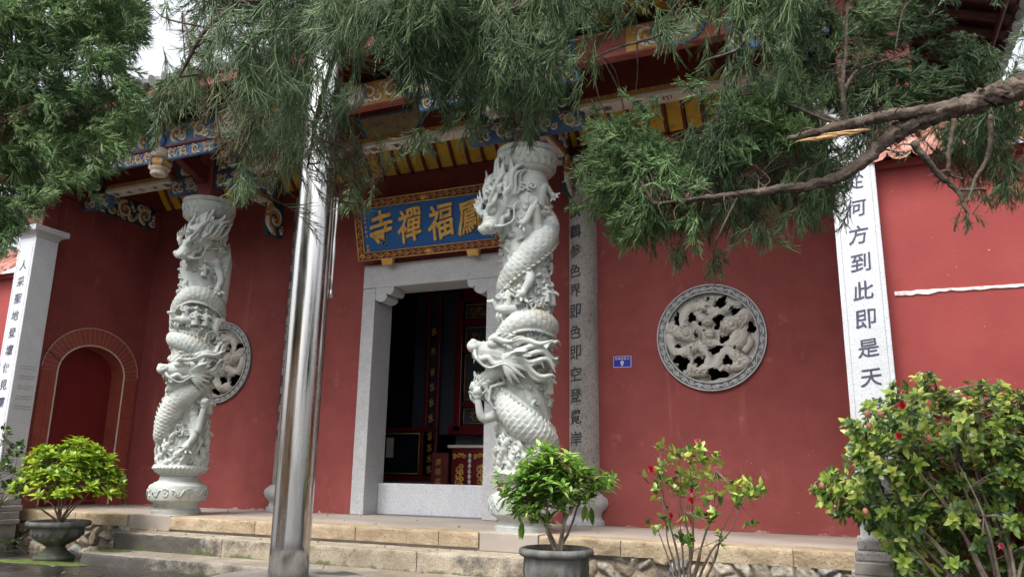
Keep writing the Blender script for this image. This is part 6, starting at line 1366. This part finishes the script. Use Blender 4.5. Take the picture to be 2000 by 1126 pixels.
ed = [(1595, 952), (1605, 935), (1625, 925), (1610, 975), (1640, 1000), (1660, 880), (1655, 830), (1690, 795), (1740, 765), (1800, 740), (1815, 732), (1850, 765), (1910, 748), (1960, 760), (1700, 1020), (1740, 1075), (1760, 1115), (1790, 1090), (1640, 955), (1670, 960), (1690, 940)]
tips += [PX(x+r.normal(0, 5), y+r.normal(0, 5), r.uniform(5.8, 6.4)) for x, y in ed for _ in (0, 1)]
b = MB(); main = [PX(x, y, d) for x, y, d in ((1640, 950, 6.2), (1690, 850, 6.2), (1760, 780, 6.3), (1830, 770, 6.2), (1920, 790, 6.4), (2000, 800, 6.2), (1720, 980, 6.0), (1780, 900, 5.9), (1870, 900, 5.9), (1960, 900, 6.0), (2080, 900, 6.2), (1760, 1090, 5.9), (1990, 1010, 5.9), (1700, 920, 6.5), (1880, 830, 6.6))]
st = stems_of(base, main, b, r, .02, kink=.06); hubs = np.array([q for s in st for q in s[1:]]+[(s[1]+s[2])/2 for s in st])
for p in tips: q = hubs[np.argmin(np.linalg.norm(hubs-p, axis=1))]; limb(b, [q, (q+p)/2+r.normal(0, .03, 3), p], [.007, .005, .002], 4, 8, .1, 1)
b.build('stems', TWIGM, t, smooth=True); Lv = Leaves(); Ld = Leaves(); c0 = np.mean(tips, 0)
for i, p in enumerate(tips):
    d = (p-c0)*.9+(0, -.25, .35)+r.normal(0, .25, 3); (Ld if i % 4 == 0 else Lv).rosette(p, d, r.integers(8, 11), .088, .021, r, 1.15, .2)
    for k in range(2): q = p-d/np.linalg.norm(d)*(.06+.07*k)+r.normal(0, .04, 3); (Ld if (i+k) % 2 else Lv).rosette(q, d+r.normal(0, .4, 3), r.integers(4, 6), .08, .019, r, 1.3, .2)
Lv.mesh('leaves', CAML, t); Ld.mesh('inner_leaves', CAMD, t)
for (x, y, R, m) in ((1762, 792, .042, PETAL), (1787, 785, .034, PETAL), (1758, 852, .04, PETAL), (1957, 1066, .03, PINKM)): flower(PX(x, y, 5.62), (r.normal(-.2, .3), -1, .25), R, m, t, r)
mb = MB()
for (x, y) in ((1720, 808), (1694, 808), (1690, 998), (1605, 948), (1814, 855), (1698, 831)): mb = MB(); mb.ball(PX(x, y, 5.65), (.02, .02, .028), 10, 8); mb.build('bud', BUDM, t, smooth=True)
# ---- shrubs at the left edge
r = np.random.default_rng(35); base = np.array((-11.3, 7.35, GZ)); D1 = float((base-CAM) @ fwd); t = thing('garden_shrub', tuple(base), 'dark green shrub at the left edge in front of the granite pillar', 'shrub')
xy, dd = scatter([(-190, 850), (-60, 830), (10, 835), (40, 860), (50, 900), (55, 945), (40, 972), (0, 985), (-150, 1000)], 120, D1-.5, D1+.4, r); tips = [PX(x, y, d) for (x, y), d in zip(xy, dd)]
b = MB(); main = [PX(x, y, D1) for x, y in ((-120, 880), (-60, 850), (10, 860), (30, 920), (20, 960), (-80, 930))]; st = stems_of(base, main, b, r, .016); hubs = np.array([q for s in st for q in s[1:]])
for p in tips: q = hubs[np.argmin(np.linalg.norm(hubs-p, axis=1))]; limb(b, [q, (q+p)/2, p], [.006, .004, .002], 4, 8, .1, 1)
b.build('stems', TWIGM, t, smooth=True); Lv = Leaves()
for p in tips: Lv.rosette(p, r.normal(0, .4, 3)+(0, -.1, .5), r.integers(6, 9), .1, .027, r, 1.15, .25)
Lv.mesh('leaves', CAMD, t)
base = np.array((-10.95, 7.85, GZ)); D1 = float((base-CAM) @ fwd); t = thing('seedling', tuple(base), 'small straggly seedling at the foot of the rubble wall beside the left urn', 'plant')
b = MB(); tips = [PX(x, y, D1) for x, y in ((8, 1055), (22, 1057), (15, 1072), (40, 1050), (45, 1066), (38, 1062), (5, 1070))]; stems_of(base, tips, b, r, .006); b.build('stems', TWIGM, t, smooth=True); Lv = Leaves()
for p in tips: Lv.rosette(p, r.normal(0, .4, 3)+(0, 0, .5), 5, .075, .024, r, 1.2, .2)
Lv.mesh('leaves', CAMD, t)

# ---- a little litter under the trees
r = np.random.default_rng(77); Lv = Leaves()
for k in range(90):
    q = r.random()
    if q < .35: p = np.array((r.uniform(-12, -2), r.uniform(8.45, 10.2), .004))
    elif q < .6: p = np.array((r.uniform(-9.2, -3.2), r.uniform(7.95, 8.25), -.196))
    elif q < .8: p = np.array((r.uniform(-9.2, -3.2), r.uniform(7.45, 7.85), -.416))
    else: p = np.array((r.uniform(-11, -7), r.uniform(6.3, 7.3), GZ+.012))
    Lv.add(p, np.array((r.normal(), r.normal(), .05)), np.array((r.normal(0, .2), r.normal(0, .2), 1.)), r.uniform(.03, .07), r.uniform(.006, .016), -.15, .25)
tag(Lv.mesh('fallen_leaves', leaf_mat('dry_leaf', [(.07, .045, .02), (.2, .13, .04), (.34, .26, .06)], .7, .1, 4, .8), None), 'a few dry fallen leaves scattered over the porch steps and paving', 'leaves', kind='stuff')
